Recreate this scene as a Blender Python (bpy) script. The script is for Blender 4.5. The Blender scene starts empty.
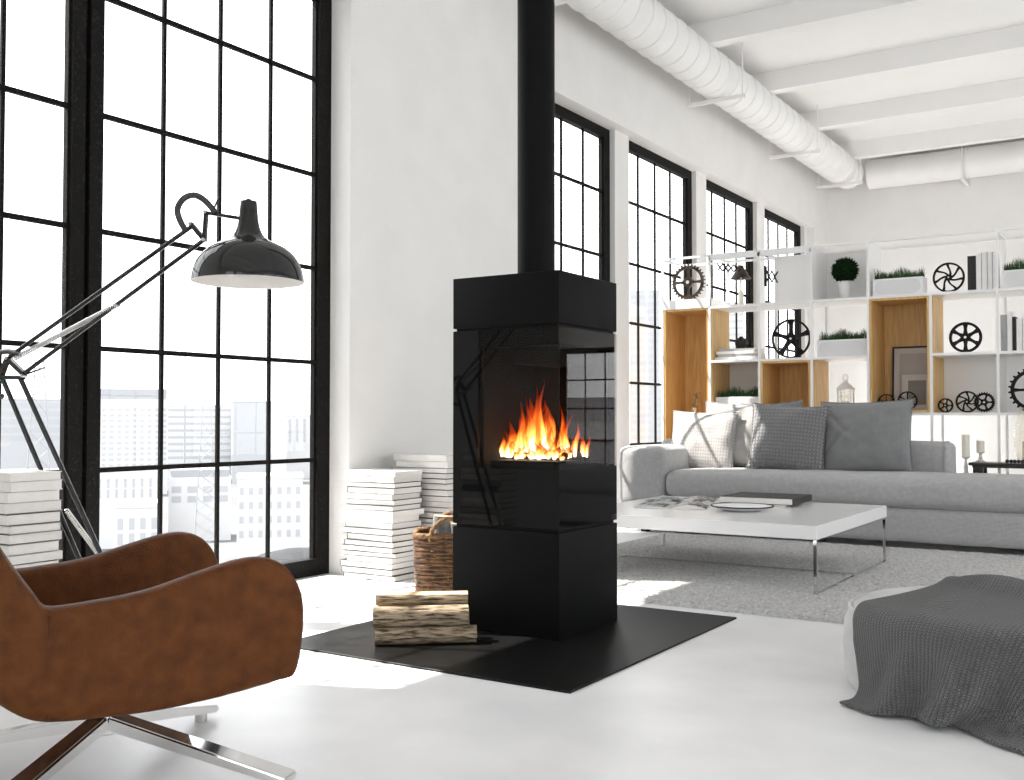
import bpy, bmesh, math, random
import numpy as np
from mathutils import Vector, Matrix, noise
R = math.radians
PI = math.pi
random.seed(7)
SC = bpy.context.scene
COL = SC.collection

# ------------------------------------------------------------------ helpers
def V(*a): return Vector(a)

def obj(name, bm, mat, parent=None, smooth=None, loc=None, rotz=0):
    """link a bmesh as one mesh object; smooth = auto-smooth angle in degrees or None"""
    me = bpy.data.meshes.new(name)
    bmesh.ops.recalc_face_normals(bm, faces=bm.faces[:])
    if smooth is not None:
        a = R(smooth)
        for f in bm.faces: f.smooth = True
        for e in bm.edges:
            if len(e.link_faces) == 2 and e.calc_face_angle(0) > a: e.smooth = False
    bm.to_mesh(me); bm.free()
    o = bpy.data.objects.new(name, me)
    COL.objects.link(o)
    for m in (mat if isinstance(mat, (list, tuple)) else [mat]): me.materials.append(m)
    if parent: o.parent = parent
    if loc: o.location = loc
    if rotz: o.rotation_euler = (0, 0, rotz)
    return o

def tag(o, label, cat, group=None, kind=None):
    if label: o['label'] = label
    if cat: o['category'] = cat
    if group: o['group'] = group
    if kind: o['kind'] = kind
    return o

def thing(name, label, cat, loc=(0, 0, 0), rotz=0, group=None):
    o = bpy.data.objects.new(name, None); COL.objects.link(o)
    o.empty_display_size = 0.1
    o.location = loc; o.rotation_euler = (0, 0, rotz)
    return tag(o, label, cat, group)

def struct(o):
    o['kind'] = 'structure'; return o

def copy_thing(root, loc, rotz=0, label=None, group=None):
    r = root.copy(); COL.objects.link(r); r.location = loc; r.rotation_euler = (0, 0, rotz)
    if label: r['label'] = label
    if group: r['group'] = group
    for ch in list(root.children):
        c = ch.copy(); COL.objects.link(c); c.parent = r
        for g in list(ch.children):
            d = g.copy(); COL.objects.link(d); d.parent = c
    return r

def B(): return bmesh.new()

def bx(bm, x0, x1, y0, y1, z0, z1, bev=0, seg=2, mat=0):
    vs = [bm.verts.new((x, y, z)) for x in (x0, x1) for y in (y0, y1) for z in (z0, z1)]
    idx = [(0, 1, 3, 2), (4, 6, 7, 5), (0, 4, 5, 1), (2, 3, 7, 6), (0, 2, 6, 4), (1, 5, 7, 3)]
    fs = [bm.faces.new([vs[i] for i in f]) for f in idx]
    for f in fs: f.material_index = mat
    if bev:
        es = list({e for f in fs for e in f.edges})
        bmesh.ops.recalc_face_normals(bm, faces=fs)
        bmesh.ops.bevel(bm, geom=es, offset=bev, segments=seg, profile=0.5, affect='EDGES', material=-1)
    return bm

def box(x0, x1, y0, y1, z0, z1, bev=0, seg=2): return bx(B(), x0, x1, y0, y1, z0, z1, bev, seg)

def tube(bm, pts, r, n=10, caps=True, closed=False, mat=0):
    """sweep a circle (radius r or list of radii) along points"""
    pts = [Vector(p) for p in pts]; N = len(pts)
    rr = r if isinstance(r, (list, tuple)) else [r] * N
    up = None; rings = []
    for i, p in enumerate(pts):
        if closed: d = pts[(i + 1) % N] - pts[i - 1]
        else: d = pts[min(i + 1, N - 1)] - pts[max(i - 1, 0)]
        d.normalize()
        if up is None:
            up = Vector((0, 0, 1)) if abs(d.z) < .9 else Vector((1, 0, 0))
        up = (up - d * up.dot(d)).normalized(); s = d.cross(up)
        rings.append([bm.verts.new(p + (up * math.cos(2 * PI * k / n) + s * math.sin(2 * PI * k / n)) * rr[i]) for k in range(n)])
    for i in range(N if closed else N - 1):
        a, b = rings[i], rings[(i + 1) % N]
        for k in range(n):
            f = bm.faces.new((a[k], a[(k + 1) % n], b[(k + 1) % n], b[k])); f.material_index = mat
    if caps and not closed:
        for ring in (rings[0], rings[-1]):
            f = bm.faces.new(ring); f.material_index = mat
    return bm

def bar(bm, a, b, w, h, up=(0, 0, 1), w2=None, h2=None):
    """rectangular bar from a to b: w sideways, h along up"""
    a, b = Vector(a), Vector(b); d = (b - a).normalized(); up = Vector(up)
    s = d.cross(up).normalized(); u = s.cross(d)
    vs = []
    for p, ww, hh in ((a, w, h), (b, w2 or w, h2 or h)):
        for i, j in ((-1, -1), (1, -1), (1, 1), (-1, 1)): vs.append(bm.verts.new(p + s * i * ww / 2 + u * j * hh / 2))
    for f in ((0, 1, 2, 3), (7, 6, 5, 4), (0, 4, 5, 1), (1, 5, 6, 2), (2, 6, 7, 3), (3, 7, 4, 0)): bm.faces.new([vs[i] for i in f])
    return bm

def lathe(bm, prof, n=32, c=(0, 0, 0), mat=0, a0=0.0):
    """revolve (r,z) about a vertical axis through c"""
    c = Vector(c); rings = []
    for r, z in prof:
        if r < 1e-5: rings.append([bm.verts.new(c + Vector((0, 0, z)))])
        else: rings.append([bm.verts.new(c + Vector((r * math.cos(2 * PI * k / n + a0), r * math.sin(2 * PI * k / n + a0), z))) for k in range(n)])
    for a, b in zip(rings, rings[1:]):
        for k in range(n):
            q = (k + 1) % n
            if len(a) == 1 and len(b) == 1: continue
            if len(a) == 1: f = bm.faces.new((a[0], b[k], b[q]))
            elif len(b) == 1: f = bm.faces.new((a[k], a[q], b[0]))
            else: f = bm.faces.new((a[k], a[q], b[q], b[k]))
            f.material_index = mat
    return bm

def fill_caps(bm):
    es = [e for e in bm.edges if len(e.link_faces) == 1]
    if es: bmesh.ops.holes_fill(bm, edges=es)
    return bm

def mod(o, t, **k):
    m = o.modifiers.new(t.lower(), t)
    for a, v in k.items(): setattr(m, a, v)
    return m

ORD = ['topmost', 'second', 'third', 'fourth', 'fifth', 'sixth', 'seventh', 'eighth', 'ninth', 'tenth', 'eleventh', 'twelfth',
       'thirteenth', 'fourteenth', 'fifteenth', 'sixteenth', 'seventeenth', 'eighteenth', 'nineteenth', 'twentieth',
       'twenty-first', 'twenty-second', 'twenty-third', 'twenty-fourth']

# ------------------------------------------------------------------ materials
def mat(name, col, rough=.5, metal=0, spec=.5, var=None, vscale=8, bump=0, bscale=60, vstretch=None, coat=0, sheen=0, detail=4, vramp=(.35, .65), bstretch=None):
    """principled with noise-mixed colour (col -> var) and optional noise bump, in object space"""
    m = bpy.data.materials.new(name); m.use_nodes = True
    nt = m.node_tree; N = nt.nodes; L = nt.links; b = N['Principled BSDF']
    b.inputs['Base Color'].default_value = (*col, 1); b.inputs['Roughness'].default_value = rough
    b.inputs['Metallic'].default_value = metal; b.inputs['Specular IOR Level'].default_value = spec
    if coat: b.inputs['Coat Weight'].default_value = coat; b.inputs['Coat Roughness'].default_value = .05
    if sheen: b.inputs['Sheen Weight'].default_value = sheen
    tc = N.new('ShaderNodeTexCoord')
    def coords(st):
        if not st: return tc.outputs['Object']
        mp = N.new('ShaderNodeMapping'); mp.inputs['Scale'].default_value = st
        L.new(tc.outputs['Object'], mp.inputs['Vector']); return mp.outputs['Vector']
    if var:
        n = N.new('ShaderNodeTexNoise'); n.inputs['Scale'].default_value = vscale; n.inputs['Detail'].default_value = detail
        L.new(coords(vstretch), n.inputs['Vector'])
        r = N.new('ShaderNodeValToRGB'); r.color_ramp.elements[0].position, r.color_ramp.elements[1].position = vramp
        r.color_ramp.elements[0].color = (*col, 1); r.color_ramp.elements[1].color = (*var, 1)
        L.new(n.outputs['Fac'], r.inputs['Fac']); L.new(r.outputs['Color'], b.inputs['Base Color'])
    if bump:
        n = N.new('ShaderNodeTexNoise'); n.inputs['Scale'].default_value = bscale; n.inputs['Detail'].default_value = 6
        L.new(coords(bstretch), n.inputs['Vector'])
        bp = N.new('ShaderNodeBump'); bp.inputs['Strength'].default_value = bump; bp.inputs['Distance'].default_value = .01
        L.new(n.outputs['Fac'], bp.inputs['Height']); L.new(bp.outputs['Normal'], b.inputs['Normal'])
    return m

def nodes(m): return m.node_tree.nodes, m.node_tree.links, m.node_tree.nodes['Principled BSDF']

M = {}
M['wall'] = mat('painted_plaster', (.785, .772, .754), .75, var=(.755, .742, .724), vscale=3, bump=.25, bscale=90, spec=.2)
def add_brick_bump(m, strength=.15):
    N, L, b = nodes(m)
    tc = N.new('ShaderNodeTexCoord'); mp = N.new('ShaderNodeMapping'); mp.inputs['Rotation'].default_value = (R(90), 0, R(90))
    br = N.new('ShaderNodeTexBrick'); br.inputs['Scale'].default_value = 4.2; br.inputs['Mortar Size'].default_value = .012
    br.inputs['Mortar Smooth'].default_value = .6
    L.new(tc.outputs['Object'], mp.inputs['Vector']); L.new(mp.outputs['Vector'], br.inputs['Vector'])
    bp = N.new('ShaderNodeBump'); bp.inputs['Strength'].default_value = strength; bp.inputs['Distance'].default_value = .006; bp.invert = True
    L.new(br.outputs['Fac'], bp.inputs['Height'])
    old = b.inputs['Normal'].links[0].from_node
    L.new(old.outputs['Normal'], bp.inputs['Normal']); L.new(bp.outputs['Normal'], b.inputs['Normal'])
add_brick_bump(M['wall'])
M['ceiling'] = mat('ceiling_paint', (.82, .81, .80), .8, var=(.80, .79, .775), vscale=2, spec=.2)
M['duct'] = mat('white_duct_paint', (.82, .81, .795), .45, var=(.78, .77, .755), vscale=4, bump=.05, bscale=30)
M['floor'] = mat('polished_concrete', (.87, .87, .868), .34, var=(.74, .74, .744), vscale=2.4, bump=.03, bscale=40, detail=9, spec=.35, vramp=(.3, .72))
M['frame'] = mat('weathered_black_steel', (.007, .0065, .006), .6, var=(.04, .036, .032), vscale=70, bump=.3, bscale=120, detail=12, vramp=(.56, .82), spec=.10)
M['white'] = mat('white_lacquer', (.83, .825, .815), .35, var=(.81, .805, .795), vscale=3)
M['gloss_white'] = mat('gloss_white_lacquer', (.80, .80, .80), .18, var=(.79, .79, .79), vscale=3)
M['oak'] = mat('oak_veneer', (.56, .335, .125), .5, var=(.70, .46, .19), vscale=9, vstretch=(6, 6, .5), bump=.08, bscale=60, bstretch=(6, 6, .4), detail=8)
M['black_glass'] = mat('black_printed_glass', (.0025, .0025, .0025), .03, var=(.003, .003, .003), vscale=9, spec=.2)
M['black_steel'] = mat('matt_black_steel', (.005, .005, .005), .5, var=(.006, .006, .006), vscale=30, bump=.02, bscale=300, spec=.06)
M['stove'] = mat('stove_black_paint', (.0045, .0045, .0046), .5, var=(.0055, .0055, .0057), vscale=60, spec=.06)
M['plate'] = mat('black_glass_plate', (.005, .005, .005), .42, var=(.0065, .0063, .006), vscale=20, spec=.12)
M['stove_inside'] = mat('dark_vermiculite', (.009, .0075, .0065), .85, var=(.013, .0105, .009), vscale=14, bump=.2, bscale=40)
M['leather'] = mat('brown_leather', (.112, .037, .0088), .5, var=(.072, .0225, .0056), vscale=24, bump=.4, bscale=230, detail=15, spec=.12, vramp=(.34, .68))
M['chrome'] = mat('chrome', (.83, .83, .83), .06, metal=1, var=(.80, .80, .80), vscale=5)
M['steel'] = mat('brushed_steel', (.62, .61, .60), .3, metal=1, var=(.52, .51, .50), vscale=30)
M['lamp_black'] = mat('gloss_black_enamel', (.005, .005, .005), .10, spec=.55, var=(.008, .008, .008), vscale=9)
M['lamp_white'] = mat('white_enamel', (.85, .83, .80), .4, var=(.82, .80, .77), vscale=6)
M['cord'] = mat('grey_fabric_cord', (.035, .034, .033), .8, var=(.06, .058, .056), vscale=120)
def cloth(name, col, var, scale=240, bump=.5, mottled=14):
    m = mat(name, col, .9, var=var, vscale=mottled, spec=.15, sheen=.25, detail=8)
    N, L, b = nodes(m); tc = N.new('ShaderNodeTexCoord')
    hs = []
    for ax in ('X', 'Z'):
        w = N.new('ShaderNodeTexWave'); w.bands_direction = ax; w.inputs['Scale'].default_value = scale / 6.28; w.inputs['Distortion'].default_value = 1.5
        L.new(tc.outputs['Object'], w.inputs['Vector']); hs.append(w)
    ad = N.new('ShaderNodeMath'); ad.operation = 'ADD'; L.new(hs[0].outputs['Fac'], ad.inputs[0]); L.new(hs[1].outputs['Fac'], ad.inputs[1])
    n = N.new('ShaderNodeTexNoise'); n.inputs['Scale'].default_value = 90; L.new(tc.outputs['Object'], n.inputs['Vector'])
    a2 = N.new('ShaderNodeMath'); a2.operation = 'ADD'; L.new(ad.outputs[0], a2.inputs[0]); L.new(n.outputs['Fac'], a2.inputs[1])
    bp = N.new('ShaderNodeBump'); bp.inputs['Strength'].default_value = bump; bp.inputs['Distance'].default_value = .003
    L.new(a2.outputs[0], bp.inputs['Height']); L.new(bp.outputs['Normal'], b.inputs['Normal'])
    return m
M['sofa'] = cloth('grey_sofa_weave', (.37, .37, .372), (.42, .42, .422), mottled=30)
M['pillow_grey'] = cloth('dark_grey_cotton', (.205, .206, .21), (.228, .229, .233))
M['pillow_light'] = cloth('light_grey_cotton', (.40, .39, .38), (.45, .44, .43))
M['pouf'] = cloth('pale_grey_felt', (.50, .495, .49), (.64, .635, .63), mottled=5)
def knit(name, dark, light, sx, sz, bump=1.0, dist=.012, uv=False):
    """cable knit: two crossing waves drive height; colour runs dark to light with it"""
    m = mat(name, dark, .95, spec=.1, sheen=.3); N, L, b = nodes(m); tc = N.new('ShaderNodeTexCoord')
    src = tc.outputs['UV' if uv else 'Object']
    sep = N.new('ShaderNodeSeparateXYZ'); L.new(src, sep.inputs[0])
    def math_(op, a, bb):
        q = N.new('ShaderNodeMath'); q.operation = op
        for i, v in enumerate((a, bb)):
            if v is None: continue
            if isinstance(v, (int, float)): q.inputs[i].default_value = v
            else: L.new(v, q.inputs[i])
        return q.outputs[0]
    u = math_('MULTIPLY', sep.outputs['X'], sx); v = math_('MULTIPLY', sep.outputs['Y' if uv else 'Z'], sz)
    nz = N.new('ShaderNodeTexNoise'); nz.inputs['Scale'].default_value = 14; L.new(src, nz.inputs['Vector'])
    nn = math_('MULTIPLY', nz.outputs['Fac'], 2.0)
    su = math_('SINE', math_('ADD', u, nn), None)
    asu = math_('ABSOLUTE', su, None)
    vv = math_('ADD', v, math_('MULTIPLY', asu, 2.2))
    sv = math_('ABSOLUTE', math_('SINE', math_('ADD', vv, nn), None), None)
    h = math_('MULTIPLY', math_('POWER', asu, .5), math_('ADD', math_('MULTIPLY', sv, .75), .25))
    fine = N.new('ShaderNodeTexNoise'); fine.inputs['Scale'].default_value = 220; L.new(src, fine.inputs['Vector'])
    h2 = math_('ADD', h, math_('MULTIPLY', fine.outputs['Fac'], .25))
    r = N.new('ShaderNodeValToRGB'); r.color_ramp.elements[0].position = .1; r.color_ramp.elements[1].position = 1.0
    r.color_ramp.elements[0].color = (*dark, 1); r.color_ramp.elements[1].color = (*light, 1)
    L.new(h2, r.inputs['Fac']); L.new(r.outputs['Color'], b.inputs['Base Color'])
    bp = N.new('ShaderNodeBump'); bp.inputs['Strength'].default_value = bump; bp.inputs['Distance'].default_value = dist
    L.new(h2, bp.inputs['Height']); L.new(bp.outputs['Normal'], b.inputs['Normal'])
    return m
M['knit_light'] = knit('light_cable_knit', (.28, .27, .26), (.48, .465, .45), 150, 120, .6, .005)
M['knit_grey'] = knit('grey_cable_knit', (.12, .12, .122), (.26, .26, .264), 130, 110, 1.0, .009)
M['blanket'] = knit('dark_rib_knit', (.016, .016, .016), (.145, .145, .144), 260, 400, 1.0, .007, uv=True)
M['rug'] = mat('shaggy_grey_wool', (.42, .415, .405), .95, var=(.62, .615, .605), vscale=55, spec=.05, bump=.6, bscale=350, detail=8)
M['page'] = mat('book_pages', (.80, .775, .74), .8, var=(.72, .70, .665), vscale=40, vstretch=(1, 1, 18), bump=.2, bscale=30, bstretch=(1, 1, 40))
M['cover_dark'] = mat('charcoal_cover', (.03, .029, .028), .6, var=(.05, .048, .046), vscale=9)
M['cover_grey'] = mat('grey_cover', (.30, .30, .30), .6, var=(.36, .36, .36), vscale=9)
M['cover_white'] = mat('white_cover', (.80, .79, .77), .5, var=(.76, .75, .73), vscale=9)
M['cover_black'] = mat('black_cover', (.006, .0055, .0055), .65, var=(.018, .016, .015), vscale=6)
M['wicker'] = mat('willow_wicker', (.19, .092, .034), .6, var=(.065, .028, .011), vscale=28, bump=.3, bscale=120, detail=6)
M['wicker_rim'] = mat('pale_willow', (.30, .165, .066), .6, var=(.17, .085, .033), vscale=30, bump=.25, bscale=100)
M['bark'] = mat('ash_bark', (.40, .32, .225), .9, var=(.05, .034, .021), vscale=120, vstretch=(.13, 1, 1), bump=1.0, bscale=130, bstretch=(.13, 1, 1), detail=6, vramp=(.42, .64), spec=.1)
M['cut'] = mat('split_wood', (.66, .50, .32), .8, var=(.50, .34, .19), vscale=20, bump=.2, bscale=60)
M['grey_bark'] = mat('grey_bark', (.13, .13, .13), .9, var=(.30, .30, .29), vscale=20, bump=.8, bscale=30, spec=.1)
M['iron'] = mat('cast_iron', (.008, .008, .008), .55, var=(.013, .0125, .012), vscale=30, bump=.2, bscale=150, spec=.15)
M['bronze'] = mat('aged_bronze', (.10, .075, .055), .4, metal=.7, var=(.035, .028, .024), vscale=20, bump=.2, bscale=100)
M['grass'] = mat('grass_blades', (.012, .05, .010), .6, var=(.035, .105, .02), vscale=40, spec=.3)
M['boxwood'] = mat('boxwood_leaves', (.006, .020, .006), .7, var=(.014, .036, .012), vscale=50, spec=.05)
M['soil'] = mat('potting_soil', (.015, .011, .008), .95, var=(.03, .022, .016), vscale=80, bump=.6, bscale=120)
M['planter'] = mat('white_planter_ceramic', (.82, .82, .82), .4, var=(.78, .78, .79), vscale=3)
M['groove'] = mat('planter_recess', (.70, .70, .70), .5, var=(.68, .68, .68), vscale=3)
M['candle'] = mat('ivory_wax', (.80, .76, .66), .5, var=(.77, .73, .63), vscale=8)
M['candlestick'] = mat('white_turned_wood', (.76, .75, .73), .5, var=(.70, .69, .67), vscale=10)
M['opium'] = mat('black_lacquered_wood', (.018, .015, .013), .3, var=(.035, .028, .024), vscale=14, vstretch=(.3, 3, 3))
M['mat_board'] = mat('passepartout', (.62, .59, .56), .8, var=(.60, .57, .54), vscale=4)
M['print_grey'] = mat('grey_print', (.22, .205, .19), .6, var=(.25, .235, .22), vscale=6)
M['print_pale'] = mat('pale_print', (.44, .42, .40), .6, var=(.40, .38, .36), vscale=2.5, vstretch=(.2, 1, 3))
M['ember'] = mat('charred_log', (.010, .008, .007), .9, var=(.05, .035, .025), vscale=40, bump=.8, bscale=60)
M['pottery'] = mat('dark_pottery', (.012, .010, .010), .6, var=(.03, .02, .018), vscale=40, bump=.6, bscale=70)
M['eucalyptus'] = mat('eucalyptus_leaf', (.10, .15, .12), .6, var=(.16, .22, .18), vscale=20)

def thin_glass(name, ior=1.45, tint=(1, 1, 1), rough=0.0):
    m = bpy.data.materials.new(name); m.use_nodes = True; nt = m.node_tree; N = nt.nodes; L = nt.links
    for n in list(N): N.remove(n)
    out = N.new('ShaderNodeOutputMaterial'); mx = N.new('ShaderNodeMixShader'); t = N.new('ShaderNodeBsdfTransparent'); g = N.new('ShaderNodeBsdfGlossy')
    lw = N.new('ShaderNodeLayerWeight'); lw.inputs[0].default_value = .5      # Schlick: f0 + (1-f0)(1-cos)^5, the same for both faces
    pw = N.new('ShaderNodeMath'); pw.operation = 'POWER'; pw.inputs[1].default_value = 5; L.new(lw.outputs['Facing'], pw.inputs[0])
    f0 = ((ior - 1) / (ior + 1)) ** 2
    fr = N.new('ShaderNodeMath'); fr.operation = 'MULTIPLY_ADD'; fr.inputs[1].default_value = 1 - f0; fr.inputs[2].default_value = f0; L.new(pw.outputs[0], fr.inputs[0])
    t.inputs['Color'].default_value = (*tint, 1); g.inputs['Roughness'].default_value = rough; g.inputs['Color'].default_value = (1, 1, 1, 1)
    L.new(fr.outputs[0], mx.inputs[0]); L.new(t.outputs[0], mx.inputs[1]); L.new(g.outputs[0], mx.inputs[2]); L.new(mx.outputs[0], out.inputs[0])
    return m
M['pane'] = thin_glass('window_glass', 1.25)
M['stove_glass'] = thin_glass('ceramic_stove_glass', 1.2, (.75, .73, .71))
M['clear_glass'] = thin_glass('clear_glass', 1.35, (.96, .95, .93))

def flame_mat():
    m = bpy.data.materials.new('flame'); m.use_nodes = True; nt = m.node_tree; N = nt.nodes; L = nt.links
    for n in list(N): N.remove(n)
    out = N.new('ShaderNodeOutputMaterial'); mx = N.new('ShaderNodeMixShader'); t = N.new('ShaderNodeBsdfTransparent'); e = N.new('ShaderNodeEmission')
    tc = N.new('ShaderNodeTexCoord'); sep = N.new('ShaderNodeSeparateXYZ'); L.new(tc.outputs['UV'], sep.inputs[0])
    n = N.new('ShaderNodeTexNoise'); n.inputs['Scale'].default_value = 22; n.inputs['Detail'].default_value = 3
    mp = N.new('ShaderNodeMapping'); mp.inputs['Scale'].default_value = (1, 1, .3)
    L.new(tc.outputs['Object'], mp.inputs[0]); L.new(mp.outputs[0], n.inputs['Vector'])
    h = N.new('ShaderNodeMath'); h.operation = 'MULTIPLY_ADD'; L.new(n.outputs['Fac'], h.inputs[0]); h.inputs[1].default_value = .45
    lw0 = N.new('ShaderNodeLayerWeight'); lw0.inputs[0].default_value = .5
    hy = N.new('ShaderNodeMath'); hy.operation = 'MULTIPLY_ADD'; L.new(lw0.outputs['Facing'], hy.inputs[0]); hy.inputs[1].default_value = .45; L.new(sep.outputs['Y'], hy.inputs[2])
    L.new(hy.outputs[0], h.inputs[2])
    cr = N.new('ShaderNodeValToRGB'); el = cr.color_ramp.elements
    el[0].position = .34; el[0].color = (1, .88, .66, 1); el[1].position = 1.25 / 1.3; el[1].color = (.45, .035, .003, 1)
    e1 = el.new(.60); e1.color = (1, .46, .09, 1); e2 = el.new(.80); e2.color = (.85, .16, .012, 1)
    L.new(h.outputs[0], cr.inputs[0]); L.new(cr.outputs[0], e.inputs[0])
    st = N.new('ShaderNodeMapRange'); st.inputs[1].default_value = .25; st.inputs[2].default_value = 1.2; st.inputs[3].default_value = 8.0; st.inputs[4].default_value = .9
    L.new(h.outputs[0], st.inputs[0]); L.new(st.outputs[0], e.inputs[1])
    # edge-soft: facing makes the rim of each tongue transparent
    lw = N.new('ShaderNodeLayerWeight'); lw.inputs[0].default_value = .35
    op = N.new('ShaderNodeMapRange'); op.inputs[1].default_value = .15; op.inputs[2].default_value = .75; op.inputs[3].default_value = .88; op.inputs[4].default_value = 0
    L.new(lw.outputs['Facing'], op.inputs[0])
    oh = N.new('ShaderNodeMapRange'); oh.inputs[1].default_value = .55; oh.inputs[2].default_value = 1.3; oh.inputs[3].default_value = 1; oh.inputs[4].default_value = .25
    L.new(h.outputs[0], oh.inputs[0])
    mu = N.new('ShaderNodeMath'); mu.operation = 'MULTIPLY'; L.new(op.outputs[0], mu.inputs[0]); L.new(oh.outputs[0], mu.inputs[1])
    L.new(mu.outputs[0], mx.inputs[0]); L.new(t.outputs[0], mx.inputs[1]); L.new(e.outputs[0], mx.inputs[2]); L.new(mx.outputs[0], out.inputs[0])
    return m
M['flame'] = flame_mat()

# ------------------------------------------------------------------ room shell
XF = -4.18          # inner face of the window frames
XW = -4.03          # inner face of the window wall
YB = 14.25          # back wall
YN = -3.2           # wall behind the camera
XR = 4.2            # right wall
ZC = 4.42           # ceiling
HEAD = 3.425
struct(obj('floor', box(-4.42, XR + .3, YN - .3, YB + .3, -.3, 0), M['floor']))
struct(obj('ceiling', box(-4.42, XR + .3, YN - .3, YB + .3, ZC, ZC + .25), M['ceiling']))
openings = [(1.80, 4.52), (6.53, 8.065), (8.34, 9.88), (10.145, 11.685), (11.95, 13.495)]
XO = -4.25          # outer face of the window wall
wb = B()
bx(wb, XO, XW, YN, 1.80, 0, ZC); bx(wb, XO, XW, 1.80, 4.52, HEAD, ZC); bx(wb, XO, XW, 4.52, 6.53, 0, ZC)
bx(wb, XO, XW, 6.53, 13.60, HEAD, ZC); bx(wb, XO, XW, 13.60, YB, 0, ZC)
for a, b in ((8.065, 8.34), (9.88, 10.145), (11.685, 11.95), (13.495, 13.60)): bx(wb, XO, XF + .05, a, b, 0, HEAD)
struct(obj('wall_left', wb, M['wall']))
wb = B()
bx(wb, -4.42, 2.5, YB, YB + .3, 0, ZC); bx(wb, 2.5, 4.1, YB, YB + .3, 2.0, ZC); bx(wb, 4.1, XR + .3, YB, YB + .3, 0, ZC)
struct(obj('wall_back', wb, M['wall']))
right_open = [(-2.2, .6), (1.0, 3.8), (4.2, 7.0), (7.4, 10.2), (10.6, 13.4)]
wb = B(); prev = YN
for a, b in right_open:
    bx(wb, XR, XR + .3, prev, a, 0, ZC); bx(wb, XR, XR + .3, a, b, HEAD, ZC); prev = b
bx(wb, XR, XR + .3, prev, YB, 0, ZC)
struct(obj('wall_right', wb, M['wall']))
added_front_open = [(-2.6, -.6), (-.2, 1.8), (2.1, 4.0)]  # window openings added behind the camera to brighten the room
wb = B(); prev = -4.42
for a, b in added_front_open:
    bx(wb, prev, a, YN - .3, YN, 0, ZC); bx(wb, a, b, YN - .3, YN, HEAD, ZC); prev = b
bx(wb, prev, XR + .3, YN - .3, YN, 0, ZC)
struct(obj('wall_front', wb, M['wall']))
struct(obj('sun_blocker', box(-4.78, XO, 6.45, 6.98, -6, ZC + .5), M['wall']))  # unseen outdoor block, added to keep the sun off the sofa front
# ceiling beams, running across the room
k = 0
for yb in (-1.0, .6, 2.2, 3.8, 5.4, 7.0, 8.6, 10.2, 11.8, 13.4):
    struct(obj('ceiling_beam', box(XW, XR, yb, yb + .14, 4.22, ZC), M['ceiling']))

def window(name, y0, y1, cols, x=XF, z0=0.0, z1=HEAD, bars=(.66, 1.222, 1.767, 2.31, 2.87), fl=.09, fr=.10, swap=False, vbars=None):
    """steel window in a plane of constant x: frame, muntins, panes"""
    root = bpy.data.objects.new(name, None); COL.objects.link(root); struct(root)
    d = -.06
    X0, X1 = x + d, x
    def bb(bm, a0, a1, b0, b1, c0, c1):
        if swap: bx(bm, b0, b1, a0, a1, c0, c1)
        else: bx(bm, a0, a1, b0, b1, c0, c1)
    f = B()
    bb(f, X0, X1, y0, y0 + fl, z0, z1); bb(f, X0, X1, y1 - fr, y1, z0, z1)
    bb(f, X0, X1, y0 + fl, y1 - fr, z1 - .085, z1); bb(f, X0, X1, y0 + fl, y1 - fr, z0, z0 + .095)
    # inner rebate
    a, b = y0 + fl, y1 - fr
    bb(f, X0 + .01, X1 - .02, a, a + .012, z0 + .095, z1 - .085); bb(f, X0 + .01, X1 - .02, b - .012, b, z0 + .095, z1 - .085)
    struct(obj('window_frame', f, M['frame'], root))
    m = B(); xm = x + d * .5
    for yy in (vbars or [a + (b - a) * i / cols for i in range(1, cols)]):
        bb(m, xm - .006, xm + .010, yy - .0095, yy + .0095, z0 + .09, z1 - .08)
    for zz in bars: bb(m, xm - .008, xm + .012, a, b, zz - .0115, zz + .0115)
    struct(obj('window_bars', m, M['frame'], root))
    g = B(); bb(g, xm - .003, xm + .003, a - .01, b + .01, z0 + .08, z1 - .07)
    struct(obj('window_pane', g, M['pane'], root))
    return root
window('window_1', 1.80, 2.895, 3, fl=.08, fr=.065)
window('window_2', 2.92, 4.52, 4, fl=.07, fr=.10)
struct(obj('window_mullion', box(XF - .06, XF - .03, 2.895, 2.92, 0, HEAD), M['frame']))
for i, (a, b) in enumerate(openings[1:]): window('window_%d' % (i + 3), a, b, 4, vbars=[b + q for q in ((-1.165, -.802, -.438) if i == 0 else (-1.20, -.833, -.48))])
for i, (a, b) in enumerate(added_front_open): window('window_%d' % (i + 13), a, b, 5, x=YN - .12, swap=True)  # added windows behind the camera, put in for their light
for i, (a, b) in enumerate(right_open): window('window_%d' % (i + 7), a, b, 6, x=XR + .12)
window('window_12', 2.5, 4.1, 4, x=YB + .10, z0=0, z1=2.0, bars=(.55, 1.05, 1.5), swap=True)

# ------------------------------------------------------------------ ventilation ducts and hangers
def duct_profile(length, r, pitch):
    p = [(r, 0)]; z = pitch
    while z < length - .05:
        p += [(r, z - .012), (r + .009, z - .007), (r + .009, z + .007), (r, z + .012)]; z += pitch
    return p + [(r, length)]
bm = fill_caps(lathe(B(), duct_profile(15.6, .2, .235), 48))
bmesh.ops.rotate(bm, verts=bm.verts[:], matrix=Matrix.Rotation(R(-90), 3, 'X'))
o = obj('ventilation_duct', bm, M['duct'], smooth=30, loc=(-3.65, -1.75, 4.14 - .02))
tag(o, 'white spiral ventilation duct hung high along the window wall', 'duct')
bm = fill_caps(lathe(B(), duct_profile(7.4, .19, 1.2), 48))
bmesh.ops.rotate(bm, verts=bm.verts[:], matrix=Matrix.Rotation(R(90), 3, 'Y'))
o = obj('ventilation_duct', bm, M['duct'], smooth=30, loc=(-3.42, 14.02, 4.11))
tag(o, 'white smooth duct running along the far back wall under the ceiling', 'duct')
hl = ['nearest the black flue pipe', 'second from the flue pipe', 'third from the flue pipe', 'at the far corner of the room']
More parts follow.
